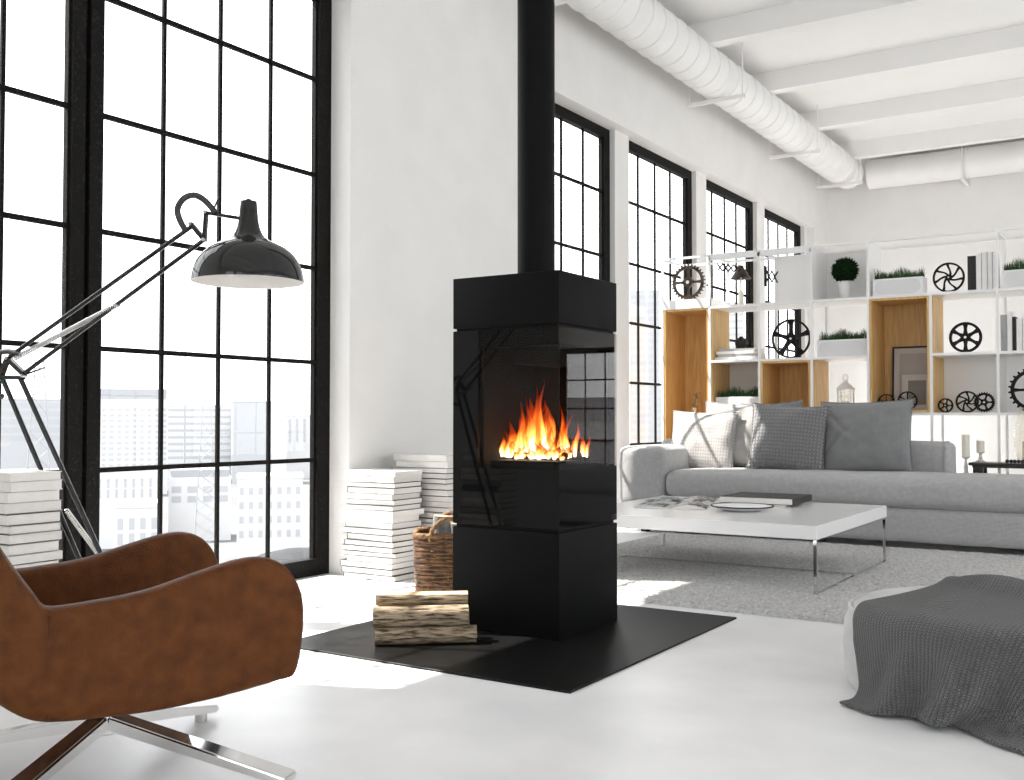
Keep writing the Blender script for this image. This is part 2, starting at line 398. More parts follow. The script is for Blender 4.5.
for i, y in enumerate((6.4, 9.22, 11.6, 13.45)):
    t = thing('duct_hanger', 'white trapeze hanger under the window wall duct ' + hl[i], 'duct hanger', (0, y, 3.88), group='trapeze hangers of the window wall duct')
    obj('crossbar', box(-3.95, -3.36, -.016, .016, 0, .035), M['duct'], t)
    for x in (-3.92, -3.39):
        obj('rod', tube(B(), [(x, 0, .0), (x, 0, ZC - 3.88 if i != 3 else 4.22 - 3.88)], .007, 8), M['duct'], t, smooth=40)
for i, x in enumerate((-2.25, -.4)):
    t = thing('duct_hanger', ['white bracket on the left hanging the back wall duct', 'white bracket further right hanging the back wall duct'][i], 'duct hanger', (x, 13.7, 3.86), group='hangers of the back wall duct')
    obj('crossbar', box(-.016, .016, .1, .55, 0, .035), M['duct'], t)
    obj('rod', tube(B(), [(0, .12, 0), (0, .12, ZC - 3.86)], .007, 8), M['duct'], t, smooth=40)

# ------------------------------------------------------------------ stove
o = obj('hearth_plate', box(-3.02, -1.69, 2.972, 4.482, 0, .008, .002, 1), M['plate'])
tag(o, 'flat black hearth plate on the floor under the stove', 'hearth plate')
SX0, SX1, SY0, SY1 = -2.632, -2.105, 3.613, 4.125
st = thing('wood_stove', 'tall black square wood stove with corner glass and burning fire', 'stove', (0, 0, .008))
def shift(bm, dz): bmesh.ops.translate(bm, verts=bm.verts[:], vec=(0, 0, dz)); return bm
H = -.008
obj('plinth', shift(box(SX0, SX1, SY0, SY1, .008, .438, .003), H), M['stove'], st, smooth=30)
obj('shadow_gap', shift(box(SX0 + .012, SX1 - .012, SY0 + .012, SY1 - .012, .438, .449), H), M['black_steel'], st)
obj('hood', shift(box(SX0, SX1, SY0, SY1, 1.284, 1.5, .003), H), M['stove'], st, smooth=30)
obj('shadow_gap', shift(box(SX0 + .012, SX1 - .012, SY0 + .012, SY1 - .012, 1.274, 1.284), H), M['black_steel'], st)
fb = B()      # firebox casing: floor block, left cheek, back, top baffle
bx(fb, SX0, SX1 - .012, SY0 + .012, SY1, .449, .685)
bx(fb, SX0, -2.50, SY0 + .012, SY1, .685, 1.274)
bx(fb, -2.50, SX1 - .012, SY1 - .05, SY1, .685, 1.274)
bx(fb, -2.50, SX1 - .012, SY0 + .012, SY1 - .05, 1.20, 1.274)
obj('firebox', shift(fb, H), M['black_steel'], st)
ln = B()
bx(ln, -2.50, -2.49, SY0 + .03, SY1 - .05, .685, 1.2); bx(ln, -2.49, SX1 - .02, SY1 - .06, SY1 - .05, .685, 1.2)
bx(ln, -2.40, SX1 - .06, SY0 + .12, SY1 - .06, 1.13, 1.2)
obj('firebox_lining', shift(ln, H), M['stove_inside'], st)
GX, GZ0 = -2.50, .690      # the clear part of the corner glass; the rest is printed black
fp = B(); bx(fp, SX0, GX, SY0 + .002, SY0 + .008, .452, 1.272); bx(fp, GX, SX1, SY0 + .002, SY0 + .008, .452, GZ0)
obj('black_glass_front', shift(fp, H), M['black_glass'], st)
obj('black_glass_side', shift(box(SX1 - .008, SX1 - .002, SY0 + .008, SY1, .452, GZ0), H), M['black_glass'], st)
obj('glass_pane', shift(box(GX, SX1, SY0 + .002, SY0 + .008, GZ0, 1.272), H), M['stove_glass'], st)
obj('glass_pane', shift(box(SX1 - .008, SX1 - .002, SY0 + .008, SY1, GZ0, 1.272), H), M['stove_glass'], st)
obj('burner_tray', shift(box(-2.47, SX1 - .04, SY0 + .05, SY1 - .09, .685, .722), H), M['black_steel'], st)
flue = obj('flue_pipe', shift(lathe(B(), [(0.082, 1.5), (.082, 4.42)], 48, (-2.368, 3.869, 0)), H), M['stove'], st, smooth=40)
obj('pipe_collar', shift(lathe(B(), [(.083, 1.5), (.088, 1.5), (.088, 1.506), (.083, 1.506), (.083, 1.5)], 48, (-2.368, 3.869, 0)), H), M['black_steel'], flue, smooth=40)

# fire
fire = thing('log_fire', 'bright orange and white flames burning behind the stove glass', 'fire', (0, 0, .722))
rnd = random.Random(3)
for i, (a, b, r) in enumerate((((-2.43, 3.77, .016), (-2.17, 3.93, .018), .015), ((-2.42, 3.93, .016), (-2.16, 3.76, .020), .015), ((-2.40, 3.85, .042), (-2.18, 3.85, .042), .013))):
    lg = obj('charred_log', tube(B(), [Vector(a).lerp(Vector(b), q) + Vector((0, rnd.uniform(-.004, .004), rnd.uniform(-.003, .003))) for q in (0, .25, .5, .75, 1)], r, 10), M['ember'], fire, smooth=50)
def tongue(base, h, r, lean, ph):
    """one flame tongue: a swept teardrop with wavering axis; UV.y = height fraction"""
    bm = B(); n = 12; K = 16; rings = []
    uvl = bm.loops.layers.uv.new('UVMap')
    for i in range(K + 1):
        q = i / K
        rad = r * (math.sin(PI * min(1, (q * .78 + .18))) ** 1.1) * (1 - q ** 3 * .6)
        if i == K: rad = .0008
        cx = base[0] + lean[0] * q ** 1.4 + .016 * math.sin(q * 7 + ph) * q
        cy = base[1] + lean[1] * q ** 1.4 + .014 * math.cos(q * 6 + ph * 1.7) * q
        rings.append(([bm.verts.new((cx + rad * (1 + .22 * math.sin(3 * t + ph + q * 5)) * math.cos(t), cy + rad * (1 + .22 * math.cos(2 * t + ph)) * math.sin(t), base[2] + h * q)) for t in [2 * PI * k / n for k in range(n)]], q))
    for (a, qa), (b, qb) in zip(rings, rings[1:]):
        for k in range(n):
            f = bm.faces.new((a[k], a[(k + 1) % n], b[(k + 1) % n], b[k]))
            for l, q in zip(f.loops, (qa, qa, qb, qb)): l[uvl].uv = (k / n, q)
    return bm
spec = [(-2.325, 3.80, .31, .020), (-2.285, 3.82, .34, .018), (-2.30, 3.86, .22, .026), (-2.255, 3.80, .20, .016), (-2.345, 3.84, .20, .020), (-2.365, 3.78, .25, .016),
        (-2.385, 3.80, .16, .022), (-2.415, 3.82, .19, .017), (-2.44, 3.80, .12, .018), (-2.40, 3.86, .13, .018), (-2.30, 3.76, .26, .014),
        (-2.195, 3.84, .25, .013), (-2.175, 3.82, .18, .015), (-2.205, 3.78, .15, .013), (-2.15, 3.86, .15, .012), (-2.225, 3.86, .13, .013)]
for i in range(54):
    spec.append((-2.470 + .335 * i / 53, rnd.uniform(3.70, 3.95), rnd.uniform(.035, .11), rnd.uniform(.008, .016)))
spec += [(-2.36, 3.82, .20, .030), (-2.43, 3.84, .15, .026), (-2.31, 3.84, .24, .032), (-2.455, 3.80, .10, .02)]
spec += [(-2.445, 3.82, .17, .02), (-2.40, 3.84, .22, .024), (-2.33, 3.82, .27, .034), (-2.275, 3.86, .26, .028), (-2.19, 3.84, .19, .02)]
for i, (x, y, h, r) in enumerate(spec):
    obj('flame', tongue((x - .02, y, .002 + rnd.uniform(0, .012)), h, r, (rnd.uniform(-.025, .035), rnd.uniform(-.02, .02)), rnd.uniform(0, 6)), M['flame'], fire, smooth=60)

# ------------------------------------------------------------------ books
def book(name, w, d, t, cover, spine='x', rnd=random):
    """a lying closed hardback: w along x, d along y, thickness t; cover boards with spine, page block"""
    root = bpy.data.objects.new(name, None); COL.objects.link(root); root.empty_display_size = .05
    c = B(); th = .0018
    bx(c, -w / 2, w / 2, -d / 2, d / 2, 0, th); bx(c, -w / 2, w / 2, -d / 2, d / 2, t - th, t)
    if spine == 'x': bx(c, -w / 2, -w / 2 + th, -d / 2, d / 2, th, t - th)
    elif spine == 'X': bx(c, w / 2 - th, w / 2, -d / 2, d / 2, th, t - th)
    elif spine == 'y': bx(c, -w / 2, w / 2, -d / 2, -d / 2 + th, th, t - th)
    else: bx(c, -w / 2, w / 2, d / 2 - th, d / 2, th, t - th)
    obj('cover', c, M[cover], root)
    p = B(); g = .003
    bx(p, -w / 2 + th if spine == 'x' else -w / 2 + g, w / 2 - (th if spine == 'X' else g), -d / 2 + (th if spine == 'y' else g), d / 2 - (th if spine == 'Y' else g), th, t - th)
    obj('pages', p, M['page'], root)
    return root
def stack(n, x0, x1, y0, y1, H, where, seed, anchor=(1, -1)):
    """pile of books, aligned at the corner anchor=(sx,sy)"""
    r = random.Random(seed); ts = [r.uniform(.85, 1.15) for _ in range(n)]; s = H / sum(ts); z = 0
    for i in range(n):
        t = ts[i] * s
        w = (x1 - x0) * r.uniform(.86, 1); d = (y1 - y0) * r.uniform(.86, 1)
        cx = (x1 - w / 2) if anchor[0] > 0 else (x0 + w / 2); cy = (y0 + d / 2) if anchor[1] < 0 else (y1 - d / 2)
        cx -= anchor[0] * r.uniform(0, .02); cy -= anchor[1] * r.uniform(0, .012)
        cov = r.choice(['cover_dark', 'cover_grey', 'cover_dark', 'cover_dark', 'cover_white'])
        if i == n - 1: cov = 'cover_white'
        b = book('book', w, d, t - .0015, cov, r.choice(['x', 'Y']))
        b.location = (cx, cy, z); b.rotation_euler = (0, 0, r.uniform(-.05, .05)); z += t
        k = n - 1 - i
        o1 = ORD[k]
        tag(b, ('topmost white book of ' if k == 0 else o1 + ' book from the top of ') + where, 'book', 'books in ' + where)
stack(21, -3.60, -3.31, 2.02, 2.23, .715, 'the tall pile behind the leather armchair', 11)
stack(19, -4.01, -3.633, 4.436, 4.72, .607, 'the front pile beside the big window', 12)
stack(21, -3.95, -3.505, 4.77, 5.02, .688, 'the rear pile behind the wicker basket', 13)

# ------------------------------------------------------------------ wicker basket with logs
bk = thing('wicker_basket', 'brown wicker log basket with arched handles beside the stove', 'basket', (-3.155, 4.315, 0), R(33))
def rrect(hx, hy, rad, n=72):
    """rounded-rectangle perimeter points"""
    pts = []
    per = []
    for cx, cy, a0 in ((hx - rad, hy - rad, 0), (-hx + rad, hy - rad, 90), (-hx + rad, -hy + rad, 180), (hx - rad, -hy + rad, 270)):
        for k in range(9): a = R(a0 + 90 * k / 8); per.append(Vector((cx + rad * math.cos(a), cy + rad * math.sin(a), 0)))
    per.append(per[0].copy()); L = [0]
    for a, b in zip(per, per[1:]): L.append(L[-1] + (b - a).length)
    for i in range(n):
        s = L[-1] * i / n; j = max(q for q in range(len(L)) if L[q] <= s + 1e-9); j = min(j, len(per) - 2)
        pts.append(per[j].lerp(per[j + 1], (s - L[j]) / max(1e-9, L[j + 1] - L[j])))
    return pts
wv = B(); rows = 16; HB = .315
for i in range(rows):
    z = .010 + (HB - .02) * i / (rows - 1); g = .165 + .012 * z / HB
    for ph in (0, 1):
        pts = []
        for k, p in enumerate(rrect(g, g * .92, .06, 72)):
            q = p.normalized(); pts.append(p + q * (.0045 * math.sin(2 * PI * k / 72 * 9 + PI * (i + ph) + .7 * math.sin(i * 1.7))) + Vector((0, 0, z + .006 * ph + .003 * math.sin(k * .35 + i * 2))))
        tube(wv, pts, (.0074 if i not in (0, 7, 8, rows - 1) else .0092) + .001 * math.sin(i * 2.3), 6, closed=True)
obj('weave', wv, M['wicker'], bk, smooth=60)
sk = B()
for k, p in enumerate(rrect(.17, .157, .06, 36)): tube(sk, [p * .97 + V(0, 0, .004), p * 1.03 + V(0, 0, HB)], .005, 6)
obj('stakes', sk, M['wicker'], bk, smooth=60)
obj('bottom', box(-.15, .15, -.14, .14, .003, .012), M['wicker'], bk)
rm = B()
for ph in (0, 2.1, 4.2):
    pts = []
    for k, p in enumerate(rrect(.178, .165, .06, 96)):
        a = 2 * PI * k / 96 * 16 + ph; q = p.normalized(); pts.append(p + q * .007 * math.cos(a) + V(0, 0, HB + .007 * math.sin(a)))
    tube(rm, pts, .0075, 6, closed=True)
obj('rim', rm, M['wicker_rim'], bk, smooth=60)
for s in (-1, 1):
    hb = B()
    for ph in (0, 2.1, 4.2):
        pts = []
        for k in range(41):
            a = PI * k / 40; tw = k * .55 + ph; rr_ = .006
            pts.append(V(-.095 * math.cos(a), s * .165, HB - .03 + .115 * math.sin(a)) + V(-math.cos(a) * rr_ * math.cos(tw), rr_ * math.sin(tw), math.sin(a) * rr_ * math.cos(tw)))
        tube(hb, pts, .0068, 6)
    obj('handle', hb, M['wicker_rim'], bk, smooth=60)

def log(name, length, r, seed, bark='bark', split=None):
    """a cut log lying along local x, resting on z=0: bark with ragged radius, pale sawn ends"""
    rn = random.Random(seed); n = 40; K = 14; bm = B(); rings = []
    off = V(rn.uniform(0, 99), rn.uniform(0, 99), 0)
    for i in range(K + 1):
        x = -length / 2 + length * i / K; ring = []
        for k in range(n):
            a = 2 * PI * k / n
            d = noise.noise(V(math.cos(a) * 1.3, math.sin(a) * 1.3, x * 1.2) + off) * .16 + noise.noise(V(math.cos(a) * 7, math.sin(a) * 7, x * 9) + off) * .06
            rr_ = r * (1 + d)
            if split and split[0] < a < split[1]:
                mid = (split[0] + split[1]) / 2; hw = (split[1] - split[0]) / 2
                rr_ = min(rr_, r * math.cos(hw) * .92 / max(.2, math.cos(a - mid)))
            ring.append(bm.verts.new((x, rr_ * math.cos(a), r + rr_ * math.sin(a))))
        rings.append(ring)
    for a, b in zip(rings, rings[1:]):
        for k in range(n):
            f = bm.faces.new((a[k], a[(k + 1) % n], b[(k + 1) % n], b[k]))
            if split and split[0] < 2 * PI * (k + .5) / n < split[1]: f.material_index = 1
    root = bpy.data.objects.new(name, None); COL.objects.link(root); root.empty_display_size = .05
    e0 = [v.co.copy() for v in rings[0]]; e1 = [v.co.copy() for v in rings[-1]]
    obj('bark', bm, [M[bark], M['cut']], root, smooth=50)
    for e, s in ((e0, -1), (e1, 1)):
        cb = B(); c = V(e[0].x + s * .0015, 0, r); cv = cb.verts.new(c); vs = [cb.verts.new(p + V(s * .001, 0, 0)) for p in e]
        for k in range(n): cb.faces.new((cv, vs[k], vs[(k + 1) % n]))
        obj('cut_face', cb, M['cut'], root, smooth=30)
    return root
ang = math.atan2(.243, .31); dvec = V(math.cos(ang), math.sin(ang), 0); nvec = V(-dvec.y, dvec.x, 0)
P0 = V(-2.515, 3.275, 0)
k = .86
logs = [(.045, .04, .04, .40, .0, 'lowest front log of the pile on the hearth plate, grey bark', None),
        (.150, .058, .058, .37, -.01, 'lowest rear log of the hearth pile, half hidden', None),
        (.058, .128, .048, .375, -.02, 'thick middle log at the front of the hearth pile', (R(25), R(85))),
        (.165, .151, .035, .36, -.01, 'upper rear log of the hearth pile behind the topmost log', None),
        (.105, .200, .032, .365, -.015, 'thin topmost log of the pile on the hearth plate', (R(75), R(140)))]
for i, (n_, z_, r_, len_, s_, lab, sp) in enumerate(logs):
    L_ = log('firewood_log', len_, r_ * k, 20 + i, split=sp)
    p = P0 + nvec * (n_ * k - .02) + dvec * s_
    L_.location = (p.x, p.y, .008 + (z_ - r_) * k); L_.rotation_euler = (0, 0, ang + random.Random(i).uniform(-.03, .03))
    tag(L_, lab, 'log', 'firewood on the hearth plate')
for i, (dx, dy, rx, tilt, lab) in enumerate(((-.055, -.05, .045, 14, 'grey-barked log standing at the front of the wicker basket'), (.06, .02, .05, -10, 'thick log standing at the back of the wicker basket'), (-.05, .075, .04, 8, 'thin log leaning in the left back of the wicker basket'))):
    L_ = log('firewood_log', .33 - i * .012, rx, 40 + i, 'grey_bark')
    L_.rotation_euler = (0, R(-90) + R(tilt) * .35, R(33))
    c = Matrix.Rotation(R(33), 3, 'Z') @ V(dx, dy, 0)
    L_.location = (-3.155 + c.x + rx * math.cos(R(33)), 4.315 + c.y + rx * math.sin(R(33)), .205 + (.03 if i == 0 else 0))
    tag(L_, lab, 'log', 'firewood in the wicker basket')

# ------------------------------------------------------------------ leather armchair
ac = thing('leather_armchair', 'brown leather swivel armchair on a four-star chrome base', 'armchair', (-2.273, 1.70, 0), R(66))
# local: x = forward, y = left; the near side of the chair is -y
def loft(bm, outline, layers):
    """closed (s,z) outline lofted over y with insets -> rounded slab"""
    n = len(outline); P = [Vector((a, b)) for a, b in outline]; nr = []
    for i in range(n):
        d = (P[(i + 1) % n] - P[i - 1]).normalized(); nr.append(Vector((d.y, -d.x)))
    area = sum(P[i].x * P[(i + 1) % n].y - P[(i + 1) % n].x * P[i].y for i in range(n))
    if area < 0: nr = [-q for q in nr]
    rings = []
    for y, ins in layers: rings.append([bm.verts.new((P[i].x - nr[i].x * ins, y, P[i].y - nr[i].y * ins)) for i in range(n)])
    for a, b in zip(rings, rings[1:]):
        for i in range(n): bm.faces.new((a[i], a[(i + 1) % n], b[(i + 1) % n], b[i]))
    bm.faces.new(rings[0]); bm.faces.new(rings[-1]); return bm
def dense(pts, n=72):
    """resample a closed outline with a Catmull-Rom spline"""
    m = len(pts); out = []
    for i in range(n):
        u = i / n * m; j = int(u); t = u - j
        p0, p1, p2, p3 = [Vector(pts[(j + q) % m]) for q in (-1, 0, 1, 2)]
        out.append(tuple(.5 * ((2 * p1) + (-p0 + p2) * t + (2 * p0 - 5 * p1 + 4 * p2 - p3) * t * t + (-p0 + 3 * p1 - 3 * p2 + p3) * t ** 3)))
    return out
arm = [(-.33, .50), (-.238, .488), (-.132, .493), (-.026, .506), (.086, .536), (.168, .558), (.234, .561), (.291, .536), (.328, .483), (.339, .425), (.334, .348), (.316, .281), (.28, .272), (.135, .252), (0, .242), (-.105, .244), (-.211, .249), (-.28, .268), (-.34, .325), (-.36, .42)]
arm = [(x + (.008 if x > .1 else 0), z + (.005 if z > .4 else -.006)) for x, z in arm]
shell = B()
for s in (-1, 1):
    lay = [(s * (.328 + dy), ins) for dy, ins in ((-.036, .030), (-.033, .014), (-.022, .004), (-.008, 0), (.012, 0), (.024, .004), (.034, .014), (.037, .030))]
    loft(shell, dense(arm), lay)
back = [(-.20, .30), (-.205, .40), (-.245, .498), (-.293, .572), (-.335, .642), (-.395, .76), (-.445, .86), (-.475, .895), (-.52, .90), (-.555, .865), (-.545, .79), (-.50, .62), (-.44, .46), (-.375, .345), (-.29, .268), (-.22, .252)]
loft(shell, dense(back), [(-.372, .04), (-.366, .018), (-.352, .006), (-.33, 0), (0, -.0), (.33, 0), (.352, .006), (.366, .018), (.372, .04)])
bx(shell, -.28, .27, -.31, .31, .262, .345)
sh = obj('shell', shell, M['leather'], ac)
mod(sh, 'REMESH', mode='VOXEL', voxel_size=.008, use_smooth_shade=True)
mod(sh, 'SMOOTH', factor=.5, iterations=7)
cu = obj('seat_cushion', box(-.235, .30, -.288, .288, .31, .375, .03, 4), M['leather'], ac, smooth=60)
for s in (-1, 1): obj('seam', tube(B(), [(-.235, s * .365, .485 - .235 * q + (.004 if q == 1 else 0)) for q in (0.02, .2, .4, .6, .8, .97)], .0022, 6), M['leather'], ac, smooth=60)
HC = V(-.037, .025, 0)
obj('hub', fill_caps(lathe(B(), [(.027, .100), (.031, .104), (.031, .160), (.024, .165), (.024, .27)], 28, HC)), M['chrome'], ac, smooth=40)
for kx in range(4):
    a = R(90 * kx + 43.3); d = V(math.cos(a), math.sin(a), 0)
    lb = B(); bar(lb, HC + d * .022 + V(0, 0, .132), HC + d * .512 + V(0, 0, .026), .054, .036, w2=.068, h2=.022)
    bmesh.ops.bevel(lb, geom=lb.edges[:], offset=.005, segments=2, affect='EDGES')
    l = obj('leg', lb, M['chrome'], ac, smooth=40)
    obj('glide', lathe(B(), [(0, .0), (.018, 0), (.018, .024), (0, .024)], 16, HC + d * .465), M['steel'], l, smooth=40)

# ------------------------------------------------------------------ giant articulated floor lamp
lamp = thing('floor_lamp', 'giant black articulated floor lamp with glossy bell shade', 'floor lamp', (0, 0, 0))
YAW, PIT = R(32.81), R(1.555)
EL = V(-3.555, 2.224, 1.115)                         # elbow
AH = (V(-2.90, 2.49, 0) - V(EL.x, EL.y, 0)).normalized()  # plan direction of the upper arm
def ap(h, z): return V(EL.x, EL.y, 0) + AH * h + V(0, 0, z)   # a point in the lamp's own vertical plane
N_ = V(-AH.y, AH.x, 0)
def rods(name, a, b, r, gap, material, seg=10):
    """a twin pair of thin rods either side of the lamp's plane, as one part"""
    for s in ((-1, 1) if gap else (0,)):
        obj(name, tube(B(), [a + N_ * gap * s, b + N_ * gap * s], r, seg), material, lamp, smooth=50)
BK = M['lamp_black']
bc = ap(.37, 0)
obj('base', fill_caps(lathe(B(), [(0, 0), (.145, 0), (.15, .006), (.15, .026), (.142, .034), (.04, .036), (.03, .045), (.03, .16), (.024, .17), (0, .17)], 48, bc)), BK, lamp, smooth=35)
obj('base_bracket', bar(B(), ap(.30, .215), ap(.43, .20), .03, .02), BK, lamp)
obj('lower_rod', tube(B(), [ap(-.094, 1.051), ap(.315, .213)], .009, 12), BK, lamp, smooth=50)
obj('lower_rod', tube(B(), [ap(-.018, 1.046), ap(.42, .21)], .009, 12), BK, lamp, smooth=50)
obj('bracket_post', bar(B(), ap(.37, .165), ap(.37, .215), .03, .05), BK, lamp)
def spring(a, b, r, wire, turns, name):
    bm = B(); a, b = Vector(a), Vector(b); d = (b - a); L_ = d.length; d.normalize()
    s = d.cross(V(0, 0, 1)).normalized(); u = s.cross(d); pts = []
    for i in range(turns * 8 + 1):
        q = i / (turns * 8); t = 2 * PI * turns * q; pts.append(a + d * L_ * q + s * r * math.cos(t) + u * r * math.sin(t))
    tube(bm, pts, wire, 5); return obj(name, bm, M['steel'], lamp, smooth=60)
spring(ap(-.045, 1.118), ap(.367, 1.307), .0085, .0022, 60, 'upper_spring')
spring(ap(.174, .568), ap(.40, .30), .0085, .0022, 45, 'lower_spring')
obj('upper_rod', tube(B(), [ap(-.064, 1.126), ap(.656, 1.582)], .0078, 12), BK, lamp, smooth=50)
obj('upper_rod', tube(B(), [ap(.001, 1.067), ap(.706, 1.534)], .0078, 12), BK, lamp, smooth=50)
eb = B()
bar(eb, ap(-.071, 1.120), ap(-.004, 1.062), .022, .016); bar(eb, ap(-.071, 1.120), ap(-.100, 1.048), .022, .014); bar(eb, ap(-.100, 1.050), ap(-.004, 1.048), .022, .014)
obj('elbow_bracket', eb, BK, lamp)
sb = B()
bar(sb, ap(.652, 1.592), ap(.706, 1.530), .02, .014); bar(sb, ap(.704, 1.53), ap(.711, 1.632), .016, .012); bar(sb, ap(.709, 1.628), ap(.845, 1.603), .016, .011)
obj('head_bracket', sb, BK, lamp)
kn = B()
for p in (ap(-.071, 1.12), ap(-.004, 1.055), ap(-.1, 1.05), ap(.654, 1.59), ap(.705, 1.532), ap(.710, 1.63), ap(.367, 1.307), ap(.37, .205)):
    tube(kn, [p - N_ * .014, p + N_ * .014], .006, 12)
obj('joint_bolts', kn, M['steel'], lamp, smooth=40)
obj('tightening_lever', tube(B(), [ap(-.004, 1.058), ap(.082, 1.085)], [.004, .003], 8), BK, lamp, smooth=50)
obj('tightening_lever', tube(B(), [ap(.735, 1.63), ap(.758, 1.683)], [.004, .003], 8), BK, lamp, smooth=50)
def smoothpath(pts, n=8):
    P = [Vector(p) for p in pts]; out = []
    for j in range(len(P) - 1):
        p0, p1, p2, p3 = P[max(0, j - 1)], P[j], P[j + 1], P[min(len(P) - 1, j + 2)]
        for q in range(n):
            t = q / n; out.append(.5 * ((2 * p1) + (-p0 + p2) * t + (2 * p0 - 5 * p1 + 4 * p2 - p3) * t * t + (-p0 + 3 * p1 - 3 * p2 + p3) * t ** 3))
    return out + [P[-1]]
obj('cord', tube(B(), smoothpath([ap(.632, 1.568), ap(.610, 1.605), ap(.600, 1.645), ap(.622, 1.681), ap(.663, 1.693), ap(.705, 1.672), ap(.748, 1.625)]), .011, 12), M['cord'], lamp, smooth=60)
obj('cord', tube(B(), smoothpath([ap(-.02, 1.135), ap(-.08, 1.145), ap(-.15, 1.125), ap(-.19, 1.07), ap(-.17, 1.0), ap(-.09, .98)]), .010, 12), M['cord'], lamp, smooth=60)
SHC = ap(.871, 1.378)
def stretch(p): return [(r, z + .009 * min(1, z / .13)) for r, z in p]
outer = [(.1935, 0), (.1930, .012), (.1875, .038), (.177, .064), (.158, .090), (.130, .112), (.098, .127), (.075, .137), (.058, .149), (.047, .164), (.039, .185), (.034, .21), (.0315, .24), (.0290, .272), (.027, .276), (.010, .279), (.008, .284), (0, .284)]
inner = [(.1935, 0), (.190, .0005), (.186, .015), (.180, .038), (.170, .062), (.152, .086), (.125, .107), (.094, .122), (.05, .14), (0, .145)]
sh = obj('shade', lathe(B(), stretch(outer), 64, SHC), BK, lamp, smooth=35)
obj('shade_lining', lathe(B(), stretch(inner), 64, SHC + V(0, 0, -.0005)), M['lamp_white'], sh, smooth=35)
obj('bulb', lathe(B(), [(0, .03), (.02, .034), (.034, .055), (.03, .085), (.018, .105), (.016, .14)], 24, SHC), M['lamp_white'], sh, smooth=40)

# ------------------------------------------------------------------ rug and coffee table
def make_rug():
    x0, x1, y0, y1 = -3.35, .45, 4.615, 7.40; s = .0135
    nx, ny = int((x1 - x0) / s), int((y1 - y0) / s)
    rg = np.random.default_rng(5)
    X, Y = np.meshgrid(np.linspace(x0, x1, nx), np.linspace(y0, y1, ny))
    h = .016 + rg.random(X.shape) * .010
    ed = np.minimum(np.minimum(X - x0, x1 - X), np.minimum(Y - y0, y1 - Y)); h = np.where(ed < s * .5, .001, np.where(ed < s * 1.5, h * .8, h))
    X = X + (rg.random(X.shape) - .5) * .012; Y = Y + (rg.random(X.shape) - .5) * .014
    co = np.stack([X, Y, h], -1).reshape(-1, 3)
    i = np.arange(nx * ny).reshape(ny, nx)
    q = np.stack([i[:-1, :-1], i[:-1, 1:], i[1:, 1:], i[1:, :-1]], -1).reshape(-1, 4)
    me = bpy.data.meshes.new('rug'); me.from_pydata(co.tolist(), [], q.tolist()); me.materials.append(M['rug'])
    o = bpy.data.objects.new('rug', me); COL.objects.link(o); return o
tag(make_rug(), 'shaggy grey rug under the coffee table', 'rug')

TZ = .362
TX0, TX1, TY0, TY1 = -3.03, -1.535, 5.185, 6.64
ct = thing('coffee_table', 'large square white coffee table on chrome sled frames', 'coffee table', (0, 0, .0))
obj('tabletop', box(TX0, TX1, TY0, TY1, .292, TZ, .002, 1), M['gloss_white'], ct)
for x in (TX0 + .012, TX1 - .012):
    f = B(); w = .008
    bx(f, x - w, x + w, TY0 + .005, TY0 + .02, .012, .29); bx(f, x - w, x + w, TY1 - .02, TY1 - .005, .012, .29)
    bx(f, x - w, x + w, TY0 + .02, TY1 - .02, .012, .024); bx(f, x - w, x + w, TY0 + .02, TY1 - .02, .28, .292)
    obj('leg_frame', f, M['chrome'], ct)
obj('under_rail', box(TX0 + .03, TX1 - .03, TY0 + .35, TY0 + .37, .278, .292), M['chrome'], ct)
obj('cross_rail', box(TX0 + .02, TX1 - .02, 5.93, 5.945, .026, .034), M['chrome'], ct)

# open magazine
mg = thing('magazine', 'open picture magazine lying on the white coffee table', 'magazine', (-2.68, 6.08, TZ), R(17))
def page_sheet(x0, x1, rise, flip):
    bm = B(); n = 14; top = []; bot = []
    uvl = bm.loops.layers.uv.new('UVMap')
    for i in range(n + 1):
        q = i / n; x = x0 + (x1 - x0) * q; z = .003 + rise * math.sin(PI * min(1, q if not flip else 1 - q) * .75) * (1 - (q if not flip else 1 - q)) ** .5 * 1.4
        top.append([bm.verts.new((x, y, z)) for y in (-.40, .40)]); bot.append([bm.verts.new((x, y, .0005)) for y in (-.40, .40)])
    for i in range(n):
        f = bm.faces.new((top[i][0], top[i + 1][0], top[i + 1][1], top[i][1]))
        for l, uv in zip(f.loops, ((i / n, 0), ((i + 1) / n, 0), ((i + 1) / n, 1), (i / n, 1))): l[uvl].uv = uv
        f = bm.faces.new((bot[i][0], bot[i][1], bot[i + 1][1], bot[i + 1][0])); f.material_index = 1
        for y in (0, 1): f = bm.faces.new((top[i][y], top[i + 1][y], bot[i + 1][y], bot[i][y])); f.material_index = 1
    for e in (0, n): f = bm.faces.new((top[e][0], top[e][1], bot[e][1], bot[e][0])); f.material_index = 1
    return bm
